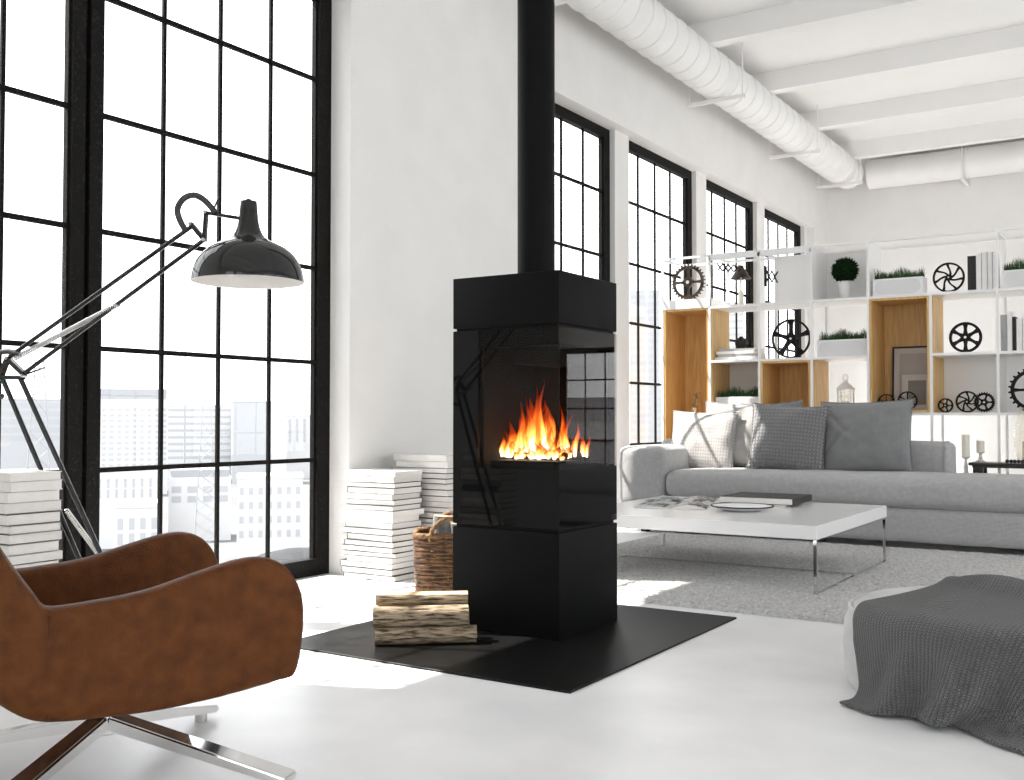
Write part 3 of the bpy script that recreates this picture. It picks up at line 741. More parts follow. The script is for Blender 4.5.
def print_mat(name, seed, cols):
    """photo-like blocks on a page: voronoi cells in muted tints"""
    m = mat(name, (.5, .5, .5), .8, spec=.15); N, L, b = nodes(m); tc = N.new('ShaderNodeTexCoord')
    v = N.new('ShaderNodeTexVoronoi'); v.distance = 'CHEBYCHEV'; v.inputs['Scale'].default_value = 3.2; v.inputs['Randomness'].default_value = .7
    mp = N.new('ShaderNodeMapping'); mp.inputs['Location'].default_value = (seed, seed * .7, 0); mp.inputs['Scale'].default_value = (1, 1.6, 1)
    L.new(tc.outputs['UV'], mp.inputs[0]); L.new(mp.outputs[0], v.inputs['Vector'])
    n = N.new('ShaderNodeTexNoise'); n.inputs['Scale'].default_value = 9; L.new(mp.outputs[0], n.inputs['Vector'])
    sx = N.new('ShaderNodeSeparateColor'); L.new(v.outputs['Color'], sx.inputs[0])
    ad = N.new('ShaderNodeMath'); ad.operation = 'MULTIPLY_ADD'; L.new(n.outputs['Fac'], ad.inputs[0]); ad.inputs[1].default_value = .5; L.new(sx.outputs[0], ad.inputs[2])
    r = N.new('ShaderNodeValToRGB'); r.color_ramp.elements[0].color = (*cols[0], 1); r.color_ramp.elements[1].color = (*cols[-1], 1); r.color_ramp.elements[0].position = .25; r.color_ramp.elements[1].position = 1.1 / 1.2
    for i, c in enumerate(cols[1:-1]): e = r.color_ramp.elements.new(.25 + .65 * (i + 1) / (len(cols) - 1)); e.color = (*c, 1)
    L.new(ad.outputs[0], r.inputs['Fac']); L.new(r.outputs['Color'], b.inputs['Base Color']); return m
pm = [print_mat('magazine_photo_page', 1.3, [(.04, .05, .05), (.16, .19, .20), (.40, .42, .42), (.08, .07, .05), (.45, .45, .44)]), print_mat('magazine_text_page', 5.1, [(.30, .29, .28), (.60, .59, .58), (.07, .06, .05), (.55, .54, .53)])]
obj('page', page_sheet(-.215, 0, .010, True), [pm[0], M['page']], mg, smooth=60)
obj('page', page_sheet(0, .215, .022, False), [pm[1], M['page']], mg, smooth=60)
obj('cover', box(-.218, .218, -.405, .405, 0, .0006), M['cover_grey'], mg)

# plate and books
pl_ = thing('serving_plate', 'round white plate with dark rim on the coffee table', 'plate', (-2.165, 5.84, TZ))
obj('bowl', fill_caps(lathe(B(), [(0, .004), (.085, .0), (.10, .002), (.15, .014), (.178, .026), (.176, .0285), (.15, .019), (.10, .009), (0, .008)], 64)), M['planter'], pl_, smooth=40)
rimb = lathe(B(), [(.1775, .022), (.1835, .027), (.1815, .0305), (.172, .0295), (.1775, .022)], 64)
obj('rim', rimb, M['cover_black'], pl_, smooth=40)
bb_ = book('book', .40, .44, .012, 'cover_grey', 'x'); bb_.location = (-2.235, 6.385, TZ); bb_.rotation_euler = (0, 0, R(5))
tag(bb_, 'thin grey book under the black book on the coffee table', 'book')
bb_ = book('book', .46, .44, .038, 'cover_black', 'X'); bb_.location = (-2.215, 6.40, TZ + .0125); bb_.rotation_euler = (0, 0, R(2))
tag(bb_, 'thick black covered book on top of the thin book on the coffee table', 'book')

# ------------------------------------------------------------------ sofa
so = thing('sofa', 'long grey fabric sofa behind the coffee table', 'sofa', (0, 0, 0))
def soft(x0, x1, y0, y1, z0, z1, bev, seg=5, puff=0, sub=.06):
    """rounded upholstered block with gently puffed faces"""
    bm = box(x0, x1, y0, y1, z0, z1)
    nx = max(2, int((x1 - x0) / sub)); 
    c = V((x0 + x1) / 2, (y0 + y1) / 2, (z0 + z1) / 2); h = V((x1 - x0) / 2, (y1 - y0) / 2, (z1 - z0) / 2)
    bmesh.ops.subdivide_edges(bm, edges=[e for e in bm.edges if abs(e.verts[0].co.x - e.verts[1].co.x) > 1e-6], cuts=max(2, int((x1 - x0) / sub)), use_grid_fill=True)
    bmesh.ops.subdivide_edges(bm, edges=[e for e in bm.edges if abs(e.verts[0].co.y - e.verts[1].co.y) > 1e-6], cuts=max(2, int((y1 - y0) / sub)), use_grid_fill=True)
    bmesh.ops.subdivide_edges(bm, edges=[e for e in bm.edges if abs(e.verts[0].co.z - e.verts[1].co.z) > 1e-6], cuts=max(3, int((z1 - z0) / sub * 1.5)), use_grid_fill=True)
    for v in bm.verts:
        p = v.co - c
        # rounded-box projection
        q = V(*[max(-h[i] + bev, min(h[i] - bev, p[i])) for i in range(3)]); d = p - q
        if d.length > 1e-9: p = q + d.normalized() * min(bev, d.length * 1.0 if d.length < bev else bev)
        u = [p[i] / h[i] for i in range(3)]
        k = puff * (noise.noise(v.co * 3.1) * .35 + 1)
        w = [(1 - min(1, abs(u[i])) ** 4) for i in range(3)]
        p = p + V(0, 0, math.copysign(k * w[0] * w[1] * abs(u[2]) ** 3, u[2])) + V(0, math.copysign(k * w[0] * w[2] * abs(u[1]) ** 3, u[1]), 0) * .7
        p += V(noise.noise(v.co * 5), noise.noise(v.co * 5 + V(9, 0, 0)), noise.noise(v.co * 5 + V(0, 9, 0))) * .004
        v.co = c + p
    return bm
def piping(bm, x0, x1, y0, y1, z, r, rad=.03):
    pts = [V(x, y, z) for x, y in [(x0 + rad, y0), (x1 - rad, y0), (x1, y0 + rad), (x1, y1 - rad), (x1 - rad, y1), (x0 + rad, y1), (x0, y1 - rad), (x0, y0 + rad)]]
    return tube(bm, pts, r, 6, closed=True)
obj('base', soft(-3.78, .6, 7.47, 8.40, .045, .285, .035, puff=.004), M['sofa'], so, smooth=70)
obj('seat', soft(-3.40, .6, 7.435, 8.20, .285, .495, .075, puff=.014), M['sofa'], so, smooth=70)
obj('armrest', soft(-3.80, -3.395, 7.44, 8.42, .20, .675, .06, puff=.008), M['sofa'], so, smooth=70)
obj('backrest', soft(-3.78, -1.43, 8.19, 8.43, .285, .722, .055, puff=.008), M['sofa'], so, smooth=70)
sp_ = B(); tube(sp_, [(-1.475, 8.186, .31), (-1.475, 8.184, .5), (-1.475, 8.186, .68), (-1.475, 8.22, .718), (-1.475, 8.31, .726), (-1.475, 8.40, .718)], .004, 6)
obj('seam', sp_, M['sofa'], so, smooth=60)
for x in (-3.6, -2.2, -.8, .45):
    for y in (7.55, 8.32): obj('foot', box(x - .03, x + .03, y - .03, y + .03, 0, .05, .004), M['cover_black'], so)

def pillow(name, w, h, t, material, loc, lean, yaw, roll, label, seed, crease=False, n=34):
    """square cushion: local x across, z up, y thickness; corners kept, sides drawn in"""
    bm = B(); F = {}
    for s in (-1, 1):
        for i in range(n + 1):
            for j in range(n + 1):
                u, v = 2 * i / n - 1, 2 * j / n - 1
                edge = i in (0, n) or j in (0, n)
                if s == 1 and edge: F[s, i, j] = F[-1, i, j]; continue
                pu = u * (1 - .075 * (1 - v * v) * abs(u) ** 2); pv = v * (1 - .075 * (1 - u * u) * abs(v) ** 2)
                th = ((1 - abs(u) ** 2.6) * (1 - abs(v) ** 2.6)) ** .5
                p = V(pu * w / 2, 0, pv * h / 2)
                nz = noise.noise(V(p.x * 4, p.z * 4, seed)) * .022 + noise.noise(V(p.x * 11, p.z * 11, seed + 5)) * .007
                rad = math.hypot(u, v)
                a = math.atan2(v, u); wr = .010 * math.sin(a * 9 + seed) * max(0, rad - .55) * th
                d = t / 2 * th + (nz + wr) * min(1, th * 1.6)
                if crease and s == -1:
                    best, rdg = 0, 0
                    for (ax, ay, bx_, by) in ((-1.0, -.55, -.42, .12), (-.42, .12, -.85, .62)):
                        q = max(0, min(1, ((u - ax) * (bx_ - ax) + (v - ay) * (by - ay)) / ((bx_ - ax) ** 2 + (by - ay) ** 2)))
                        dd = math.hypot(u - ax - q * (bx_ - ax), v - ay - q * (by - ay)); side = (u - ax) * (by - ay) - (v - ay) * (bx_ - ax)
                        best = max(best, math.exp(-(dd / .06) ** 2)); rdg = max(rdg, math.exp(-(dd / .22) ** 2) if side < 0 else 0)
                    d += (-.030 * best + .022 * rdg) * min(1, th * 2)
                p.y = s * max(0, d) if not edge else 0
                F[s, i, j] = bm.verts.new(p)
        for i in range(n):
            for j in range(n): bm.faces.new((F[s, i, j], F[s, i + 1, j], F[s, i + 1, j + 1], F[s, i, j + 1]))
    # seam welt
    ring = [F[-1, i, 0].co for i in range(n)] + [F[-1, n, j].co for j in range(n)] + [F[-1, i, n].co for i in range(n, 0, -1)] + [F[-1, 0, j].co for j in range(n, 0, -1)]
    wl = tube(B(), [p.copy() for p in ring], .0045, 6, closed=True)
    o = obj(name, bm, material, None, smooth=80)
    pw = obj('welt', wl, material, o, smooth=60)
    mod(o, 'SUBSURF', levels=1, render_levels=1)
    o.rotation_euler = (R(-lean), R(roll), R(yaw)); o.location = loc
    return tag(o, label, 'cushion')
pillow('cushion', .60, .50, .17, M['knit_light'], (-3.31, 8.02, .715), 14, -4, 1, 'light grey knitted cushion in the sun at the left end of the sofa', 1)
pillow('cushion', .54, .53, .16, M['pillow_light'], (-3.07, 8.12, .765), 9, 3, 3, 'pale plain cushion tucked behind the light knitted cushion', 2)
pillow('cushion', .52, .54, .16, M['pillow_grey'], (-2.78, 8.16, .765), 8, -3, -3, 'mid grey plain cushion mostly hidden behind the dark knitted cushion', 3)
pillow('cushion', .60, .54, .19, M['knit_grey'], (-2.565, 7.91, .745), 15, 5, 3, 'dark grey cable knitted cushion in the middle of the sofa', 4)
pillow('cushion', .68, .57, .22, M['pillow_grey'], (-2.00, 8.03, .757), 12, 3, -1.5, 'largest plain dark grey cushion with a diagonal crease', 5, crease=True)

# ------------------------------------------------------------------ pouf and knitted throw
PC, PR, PH = V(-.50, 3.75, 0), .50, .285
prof = [(0, 0), (PR - .04, 0), (PR - .012, .012), (PR, .05), (PR + .004, .14), (PR - .003, .22), (PR - .02, .258), (PR - .06, PH - .004), (PR - .14, PH), (PR * .4, PH + .006), (0, PH + .008)]
pf = lathe(B(), prof, 72)
for v in pf.verts: v.co += V(v.co.x, v.co.y, 0).normalized() * noise.noise(v.co * 6) * .006 if v.co.xy.length > .01 else V(0, 0, 0)
o = obj('pouf', pf, M['pouf'], smooth=60, loc=PC); tag(o, 'round pale grey pouf half covered by the dark knitted throw', 'pouf')
po = o
pp = lathe(B(), [(PR - .022, .252), (PR - .014, .262), (PR - .022, .270), (PR - .032, .262), (PR - .022, .252)], 72)
obj('piping', pp, M['pouf'], po, smooth=60)

def throw():
    """position-based cloth dropped on the pouf"""
    nu, nv = 60, 70; sp = .0195
    g = np.stack(np.meshgrid(np.arange(nu) * sp, np.arange(nv) * sp, indexing='ij'), -1)
    g = g - g.reshape(-1, 2).mean(0)
    a = R(THROW['rot']); ca, sa = math.cos(a), math.sin(a)
    X = np.zeros((nu, nv, 3)); X[..., 0] = g[..., 0] * ca - g[..., 1] * sa + THROW['x']; X[..., 1] = g[..., 0] * sa + g[..., 1] * ca + THROW['y']
    rg = np.random.default_rng(4)
    X[..., 2] = PH + .05 + .03 * np.sin(g[..., 0] * 9 + 1) * np.cos(g[..., 1] * 7) + rg.random((nu, nv)) * .004
    Pv = X.copy(); cx, cy = PC.x, PC.y
    cons = []
    def pairs(du, dv):
        A = (slice(0, nu - du) if du >= 0 else slice(-du, nu), slice(0, nv - dv) if dv >= 0 else slice(-dv, nv))
        Bs = (slice(du, nu) if du >= 0 else slice(0, nu + du), slice(dv, nv) if dv >= 0 else slice(0, nv + dv))
        return A, Bs, math.hypot(du, dv) * sp
    for du, dv, k in ((1, 0, .5), (0, 1, .5), (1, 1, .25), (1, -1, .25), (2, 0, .12), (0, 2, .12), (4, 0, .05), (0, 4, .05)): cons.append((*pairs(du, dv), k))
    def collide(X):
        d = X[..., :2] - np.array([cx, cy]); r = np.hypot(d[..., 0], d[..., 1]) + 1e-9; z = X[..., 2]
        # rounded cylinder SDF
        rd = .06; qr = r - (PR + .016 - rd); qz = z - (PH + .016 - rd)
        inside = (qr < rd) & (qz < rd)
        out_r = np.maximum(qr, 0); out_z = np.maximum(qz, 0); ln = np.hypot(out_r, out_z)
        corner = (qr > 0) & (qz > 0) & (ln < rd)
        s = rd / np.maximum(ln, 1e-9)
        nr_ = np.where(corner, (PR + .016 - rd) + out_r * s, r); nz_ = np.where(corner, (PH + .016 - rd) + out_z * s, z)
        side = inside & ~corner & (qz <= 0) & (rd - qr < rd - qz)
        topc = inside & ~corner & ~side & (qr <= 0)
        nr_ = np.where(side, PR + .016, nr_); nz_ = np.where(topc, PH + .016, nz_)
        X[..., 0] = cx + d[..., 0] / r * nr_; X[..., 1] = cy + d[..., 1] / r * nr_; X[..., 2] = np.maximum(nz_, .010)
        return inside | (nz_ < .011)
    rr0 = np.hypot(X[..., 0] - cx, X[..., 1] - cy); top0 = rr0 < PR * .72      # the part lying on the seat barely slides
    T0 = X.copy(); T0[..., 2] = PH + .02 + .010 * np.sin(g[..., 0] * 14 + 2 * g[..., 1]) ** 2
    dt = .02
    for it in range(210):
        v = (X - Pv) * (.97 if it < 150 else .8); Pv = X.copy(); X = X + v; X[..., 2] -= 9.8 * dt * dt * .5
        for s in range(14):
            for A, Bs, L0, k in cons:
                d = X[Bs] - X[A]; ln = np.sqrt((d * d).sum(-1, keepdims=True)) + 1e-9
                c = d * ((ln - L0) / ln) * k
                X[A] += c * .6; X[Bs] -= c * .6
            hit = collide(X)
        # friction
        Pv[hit] = X[hit] - (X[hit] - Pv[hit]) * .12
        if it > 5 and it < 170: X[top0] = X[top0] * .5 + T0[top0] * .5
    # deliberate rumple: a ridge pushed up across the top
    for (x0, y0, x1, y1, hgt, wid) in THROW['ridges']:
        p0 = np.array([x0, y0]); d = np.array([x1 - x0, y1 - y0]); L2 = (d * d).sum()
        t = np.clip(((X[..., :2] - p0) @ d) / L2, 0, 1); dist = np.hypot(*(np.moveaxis(X[..., :2] - (p0 + t[..., None] * d), -1, 0)))
        X[..., 2] += hgt * np.exp(-(dist / wid) ** 2) * np.sin(np.pi * np.clip(t, .08, .92)) * np.clip((X[..., 2] - .08) / .2, 0, 1)
    bm = B(); uvl = bm.loops.layers.uv.new('UVMap')
    vs = [[bm.verts.new(X[i, j]) for j in range(nv)] for i in range(nu)]
    for i in range(nu - 1):
        for j in range(nv - 1):
            f = bm.faces.new((vs[i][j], vs[i + 1][j], vs[i + 1][j + 1], vs[i][j + 1]))
            for l, (p, q) in zip(f.loops, ((i, j), (i + 1, j), (i + 1, j + 1), (i, j + 1))): l[uvl].uv = (p * sp, q * sp)
    o = obj('knitted_throw', bm, M['blanket'], smooth=180)
    mod(o, 'SOLIDIFY', thickness=.012, offset=0.0); mod(o, 'SUBSURF', levels=1, render_levels=1)
    return o
THROW = dict(x=-.284, y=3.64, rot=-13, ridges=[(-.74, 4.10, -.30, 3.80, .05, .07), (-.62, 3.75, -.68, 3.30, .02, .03)])
tag(throw(), 'dark grey knitted throw draped over the round pouf', 'throw')

# ------------------------------------------------------------------ shelving unit
YS, YD = 8.80, 9.27
XS = [-4.02, -3.56, -3.10, -2.64, -2.17, -1.68, -1.19, -.70, -.21, .28]
Z1, Z2, Z3, Z4 = .945, 1.42, 1.908, 2.375
sv = thing('shelving_unit', 'large white open shelving unit with oak boxes standing behind the sofa', 'shelving unit', (0, YS, 0))
def W(name, bm, m=M['white'], par=sv):
    bmesh.ops.translate(bm, verts=bm.verts[:], vec=(0, -YS, 0)); return obj(name, bm, m, par)
t = .010
for x in XS:      # slim square uprights, front and back
    if abs(x + 1.68) < .01: zt = Z3
    else: zt = Z4
    for y0 in (YS, YD - .02): W('upright', box(x - t, x + t, y0, y0 + .02, 0, zt))
def shelf(a, b, z, th=.022): W('shelf_board', box(XS[a] - t, XS[b] + t, YS - .001, YD + .001, z - th, z))
shelf(0, 1, Z3 + .075, .085)
shelf(1, 9, Z3)
shelf(1, 4, Z2); shelf(5, 9, Z2)
shelf(1, 9, Z1)
for y0 in (YS, YD - .02): W('top_rail', box(XS[0] - t, XS[9] + t, y0 + .001, y0 + .019, Z4 - .02, Z4 + .001))
for x in XS: 
    if abs(x + 1.68) > .01: W('top_rail', box(x - t + .001, x + t - .001, YS + .02, YD - .02, Z4 - .02, Z4))
W('top_board', box(XS[1], XS[3], YS, YS + .02, Z4 - .055, Z4 - .019))
def panel(a, b, z0, z1): W('back_panel', box(XS[a] + t, XS[b] - t, YD - .012, YD - .002, z0, z1))
panel(2, 4, Z3, Z4 - .02); panel(1, 2, Z1, Z2 - .022); panel(5, 9, Z1, Z2 - .022)
for x, z0, z1 in ((XS[4], Z3, Z4 - .02), (XS[3], Z3, Z4 - .02)): W('side_panel', box(x - .006, x + .006, YS + .02, YD - .02, z0, z1))
# oak boxes
def oak_box(a, b, z0, z1):
    x0, x1 = XS[a] + t + .001, XS[b] - t - .001; th = .018
    bm = B()
    bx(bm, x0, x0 + th, YS + .004, YD - .004, z0, z1); bx(bm, x1 - th, x1, YS + .004, YD - .004, z0, z1)
    bx(bm, x0 + th, x1 - th, YS + .004, YD - .004, z1 - th, z1); bx(bm, x0 + th, x1 - th, YS + .004, YD - .004, z0, z0 + th)
    bx(bm, x0 + th, x1 - th, YD - .02, YD - .004, z0 + th, z1 - th)
    # outer cheek visible in the neighbouring compartment
    bx(bm, XS[b] + t, XS[b] + t + .006, YS + .022, YD - .02, z0, z1)
    W('oak_box', bm, M['oak'])
oak_box(0, 1, .52, Z3 - .012); oak_box(2, 3, Z1 + .001, Z2 - .023); oak_box(4, 5, Z1 + .001, Z3 - .023)
shelf(0, 9, .10, .03)

# ------------------------------------------------------------------ things on the shelves
S1, S2, S3 = Z1, Z2, Z3
def wheel(label, x, z_base, r, spokes, y=8.875, teeth=0, curved=0, hub=.16, rimw=.12, sw=.10, th=.022, m='iron', holes=False, rot=0, name='iron_wheel', group=None):
    """upright wheel in the XZ plane: rim (with teeth), hub and each spoke"""
    t_ = thing(name, label, 'wheel', (x, y, z_base), 0, group)
    n = 96; bm = B(); ri = r * (1 - rimw)
    R0 = []
    ro = r * (.90 if teeth else 1)
    cz = r
    if teeth: ri = ro - r * rimw
    pr_ = []
    for k in range(n):
        a = 2 * PI * k / n; q = ro
        if teeth:
            ph = (a * teeth / (2 * PI)) % 1
            q = r if .2 < ph < .5 else ro
        pr_.append((a, q))
    if teeth:
        pr_ = []
        for k in range(teeth):
            for f_, q in ((0, ro), (.18, ro), (.30, r), (.52, r), (.64, ro)): pr_.append((2 * PI * (k + f_) / teeth, q))
    N = len(pr_); vs = []
    for s in (-th / 2, th / 2):
        vs.append([bm.verts.new((q * math.cos(a), s, cz + q * math.sin(a))) for a, q in pr_]); vs.append([bm.verts.new((ri * math.cos(a), s, cz + ri * math.sin(a))) for a, q in pr_])
    for k in range(N):
        q = (k + 1) % N
        bm.faces.new((vs[0][k], vs[0][q], vs[1][q], vs[1][k])); bm.faces.new((vs[2][k], vs[3][k], vs[3][q], vs[2][q]))
        bm.faces.new((vs[0][k], vs[2][k], vs[2][q], vs[0][q])); bm.faces.new((vs[1][k], vs[1][q], vs[3][q], vs[3][k]))
    obj('rim', bm, M[m], t_, smooth=30)
    hb = B(); tube(hb, [(0, -th * .8, cz), (0, th * .8, cz)], r * hub, 24)
    obj('hub', hb, M[m], t_, smooth=40)
    hb = B(); tube(hb, [(0, -th * .84, cz), (0, -th * .8, cz)], r * hub * .35, 16)
    obj('bore', hb, M['white'], t_, smooth=40)
    for k in range(spokes):
        a = 2 * PI * k / spokes + R(rot); b = B(); segs = 8; prev = None
        for i in range(segs + 1):
            q = i / segs; rr_ = r * hub * .8 + (ri + r * .01 - r * hub * .8) * q; aa = a + curved * math.sin(PI * q * .5) 
            w = r * sw * (1.25 - .5 * math.sin(PI * q) if not holes else 1)
            c = V(rr_ * math.cos(aa), 0, cz + rr_ * math.sin(aa)); n_ = V(-math.sin(aa), 0, math.cos(aa))
            if curved: 
                da = curved * PI * .5 * math.cos(PI * q * .5); dr = ri - r * hub * .8
                tg = V(math.cos(aa) * dr - rr_ * math.sin(aa) * da, 0, math.sin(aa) * dr + rr_ * math.cos(aa) * da).normalized(); n_ = V(-tg.z, 0, tg.x)
            ring = [b.verts.new(c + n_ * w / 2 * i_ + V(0, j_ * th * .4, 0)) for i_, j_ in ((-1, -1), (1, -1), (1, 1), (-1, 1))]
            if prev:
                for e in range(4): b.faces.new((prev[e], prev[(e + 1) % 4], ring[(e + 1) % 4], ring[e]))
            else: b.faces.new(ring)
            prev = ring
        b.faces.new(prev); obj('spoke', b, M[m], t_, smooth=40)
    return t_
wheel('black wheel with curved spokes on the top shelf beside upright books', -1.553, S3, .120, 7, curved=.75, rimw=.12, sw=.135, hub=.13)
wheel('black wheel with six thick straight spokes on the middle shelf', -1.433, S2, .122, 6, rimw=.17, sw=.25, hub=.24, rot=30)
wheel('toothed bronze gear wheel on top of the leftmost oak box', -3.80, S3 + .075, .168, 4, y=8.89, teeth=30, rimw=.14, sw=.16, hub=.28, m='bronze', rot=90, name='gear_wheel')
wheel('large dark wheel with five spokes in front of the far window', -2.838, S2, .170, 5, rimw=.09, sw=.24, hub=.16, rot=90)
wheel('smallest black wheel, on the lower shelf beside a curved-spoke wheel', -1.597, S1, .058, 5, rimw=.2, sw=.2, hub=.3, y=8.93)
wheel('black curved-spoke wheel overlapping a toothed gear on the lower shelf', -1.435, S1, .086, 7, curved=.7, rimw=.15, sw=.15, hub=.22, y=8.93)
wheel('small toothed black gear behind the curved-spoke wheel on the lower shelf', -1.318, S1, .082, 5, teeth=26, rimw=.2, sw=.2, hub=.3, y=8.99, name='gear_wheel')
wheel('largest toothed black gear, at the right end of the lower shelf', -.965, S1, .175, 4, teeth=24, rimw=.15, sw=.15, hub=.2, y=8.95, name='gear_wheel')
wheel('black six-spoke wheel standing before the framed picture in the oak box', -1.894, S1 + .02, .078, 6, rimw=.13, sw=.13, hub=.2, y=8.95, rot=90)
wheel('thin black wheel at the left of the framed picture in the oak box', -2.066, S1 + .02, .068, 5, rimw=.12, sw=.10, hub=.2, y=8.97, rot=90)

def planter(label, x0, x1, z, seed, y0=8.86, y1=9.03, h=.145, dense_=800):
    p = thing('grass_planter', label, 'planter', ((x0 + x1) / 2, (y0 + y1) / 2, z)); w, d = (x1 - x0) / 2, (y1 - y0) / 2
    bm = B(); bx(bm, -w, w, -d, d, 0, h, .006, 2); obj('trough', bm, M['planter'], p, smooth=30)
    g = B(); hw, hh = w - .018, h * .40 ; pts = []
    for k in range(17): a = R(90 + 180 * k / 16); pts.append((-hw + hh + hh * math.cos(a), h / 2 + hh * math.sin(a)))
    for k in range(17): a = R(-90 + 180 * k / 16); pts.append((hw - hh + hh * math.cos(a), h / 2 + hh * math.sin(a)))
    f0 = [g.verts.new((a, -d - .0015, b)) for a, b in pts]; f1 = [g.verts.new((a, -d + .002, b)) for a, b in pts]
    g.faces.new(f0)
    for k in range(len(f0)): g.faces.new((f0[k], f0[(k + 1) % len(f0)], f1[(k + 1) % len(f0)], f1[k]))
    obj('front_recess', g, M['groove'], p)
    obj('soil', box(-w + .01, w - .01, -d + .01, d - .01, h - .01, h + .003), M['soil'], p)
    rn = random.Random(seed); gb = B()
    for k in range(dense_):
        x, y = rn.uniform(-w + .015, w - .015), rn.uniform(-d + .012, d - .012); a = rn.uniform(0, 2 * PI); L_ = rn.uniform(.035, .085) * (1.0 + .25 * math.sin(x * 30 + seed)); ww = .0022
        b0 = V(x, y, h); ln = V(math.cos(a), math.sin(a), 0) * rn.uniform(.0, .03); s = V(-math.sin(a), math.cos(a), 0) * ww; pr_ = None
        for q in (0, .5, 1):
            c = b0 + ln * q * q + V(0, 0, L_ * q); ring = [gb.verts.new(c - s * (1 - q * .8)), gb.verts.new(c + s * (1 - q * .8)), gb.verts.new(c + V(s.y, -s.x, 0) * .8 * (1 - q * .8))]
            if pr_:
                for e in range(3): gb.faces.new((pr_[e], pr_[(e + 1) % 3], ring[(e + 1) % 3], ring[e]))
            pr_ = ring
        gb.faces.new(pr_)
    go = obj('grass', gb, M['grass'], p); go['kind'] = 'stuff'
    return p
planter('white grass planter on the top shelf beside the topiary', -2.145, -1.745, S3, 1)
planter('white grass planter on the middle shelf beside the large dark wheel', -2.612, -2.195, S2, 2)
planter('white grass planter low on the left beneath the pile of white books', -3.53, -3.13, S1, 3)
planter('white grass planter at the right end of the top shelf', -1.165, -.76, S3, 4)

# clipped topiary ball
tp = thing('topiary', 'small round clipped topiary in a cream pot on the top shelf', 'topiary', (-2.395, 8.96, S3))
obj('pot', fill_caps(lathe(B(), [(0, 0), (.040, 0), (.043, .004), (.055, .135), (.062, .137), (.062, .158), (.054, .158), (.05, .14), (0, .14)], 32)), M['candlestick'], tp, smooth=40)
rn = random.Random(9); tb = B(); bmesh.ops.create_icosphere(tb, subdivisions=3, radius=.095, matrix=Matrix.Translation((0, 0, .25)))
for v in list(tb.verts):
    pass
for k in range(1300):
    d = V(rn.gauss(0, 1), rn.gauss(0, 1), rn.gauss(0, 1)).normalized(); c = V(0, 0, .25) + d * .093; s = d.cross(V(rn.random(), rn.random(), rn.random())).normalized() * .008; u = d.cross(s).normalized() * .008
    tip = c + d * rn.uniform(.004, .034) + s * rn.uniform(-1, 1)
    a, b, e, f = [tb.verts.new(q) for q in (c - s, c + u, c + s, tip)]
    tb.faces.new((a, b, f)); tb.faces.new((b, e, f)); tb.faces.new((e, a, f))
go = obj('foliage', tb, M['boxwood'], tp); go['kind'] = 'stuff'
obj('stem', tube(B(), [(0, 0, .13), (0, 0, .17)], .008, 8), M['bark'], tp)

def upright_book(label, x, wdt, h, z, cover, y=8.845, d=.20):
    b = book('book', h, d, wdt, cover, 'y'); b.rotation_euler = (0, R(-90), 0); b.location = (x + wdt, y + d / 2, z + h / 2)
    return tag(b, label, 'book', 'upright books on the white shelves')
upright_book('black book standing first in the row on the top shelf', -1.408, .058, .275, S3, 'cover_black')
for i, (x, w, h, o_) in enumerate(((-1.345, .038, .295, 'right beside the black book'), (-1.303, .036, .30, 'second after the black book'), (-1.262, .034, .30, 'third after the black book'), (-1.224, .026, .285, 'last in the row, next to the grass planter'))):
    upright_book('white book on the top shelf ' + o_, x, w, h, S3, 'cover_white')
upright_book('wide grey book standing on the middle shelf at the right', -1.175, .045, .285, S2, 'cover_grey', d=.24)
upright_book('white book between the grey and black books on the middle shelf', -1.127, .034, .31, S2, 'cover_white')
upright_book('narrow black book among white ones on the middle shelf', -1.090, .024, .265, S2, 'cover_black')
upright_book('cream book right after the narrow black book on the middle shelf', -1.062, .040, .25, S2, 'cover_white')
upright_book('white book at the right end of the middle shelf row', -1.018, .040, .26, S2, 'cover_white')
z = S2
for i, (w, th) in enumerate(((.40, .030), (.37, .026), (.36, .026), (.33, .022))):
    b = book('book', w, .25, th - .001, 'cover_grey' if i % 2 else 'cover_white', 'y'); b.location = (-3.345 + .012 * (i % 2), 9.0, z); b.rotation_euler = (0, 0, R((-3, 2, -1, 4)[i])); z += th
    tag(b, ['lowest white book of the lying pile beside the leftmost oak box', 'second lowest book of the lying pile beside the leftmost oak box', 'second book from the top of the lying pile under the dark pot', 'uppermost book of the lying pile, under the small dark pot'][i], 'book', 'lying white books on the shelf')
dp = lathe(B(), [(0, 0), (.03, 0), (.042, .012), (.053, .04), (.052, .07), (.04, .092), (.022, .10), (.012, .112), (0, .114)], 28)
for v in dp.verts: v.co += V(noise.noise(v.co * 45), noise.noise(v.co * 45 + V(5, 0, 0)), 0) * .006
tag(obj('pottery_figure', dp, M['pottery'], smooth=50, loc=(-3.325, 8.97, z)), 'small dark pottery figure on top of the lying white books', 'ornament')

# lantern
ln_ = thing('lantern', 'small white metal lantern on the shelf behind the sofa', 'lantern', (-2.405, 8.98, S1))
lb = B()
for sx in (-1, 1):
    for sy in (-1, 1): bx(lb, sx * .055 - .004, sx * .055 + .004, sy * .055 - .004, sy * .055 + .004, .012, .20)
bx(lb, -.064, .064, -.064, .064, 0, .012); bx(lb, -.062, .062, -.062, .062, .20, .21)
obj('frame', lb, M['candlestick'], ln_)
obj('roof', fill_caps(lathe(B(), [(.088, .21), (.03, .255), (.022, .258), (.022, .275), (.0, .278)], 4, a0=PI / 4)), M['candlestick'], ln_)
obj('ring', tube(B(), [(.022 * math.cos(a), 0, .303 + .026 * math.sin(a)) for a in [2 * PI * k / 20 for k in range(20)]], .0035, 6, closed=True), M['steel'], ln_, smooth=60)
obj('candle', fill_caps(lathe(B(), [(0, .012), (.03, .012), (.03, .10), (0, .10)], 20)), M['candle'], ln_, smooth=40)
gl = B()
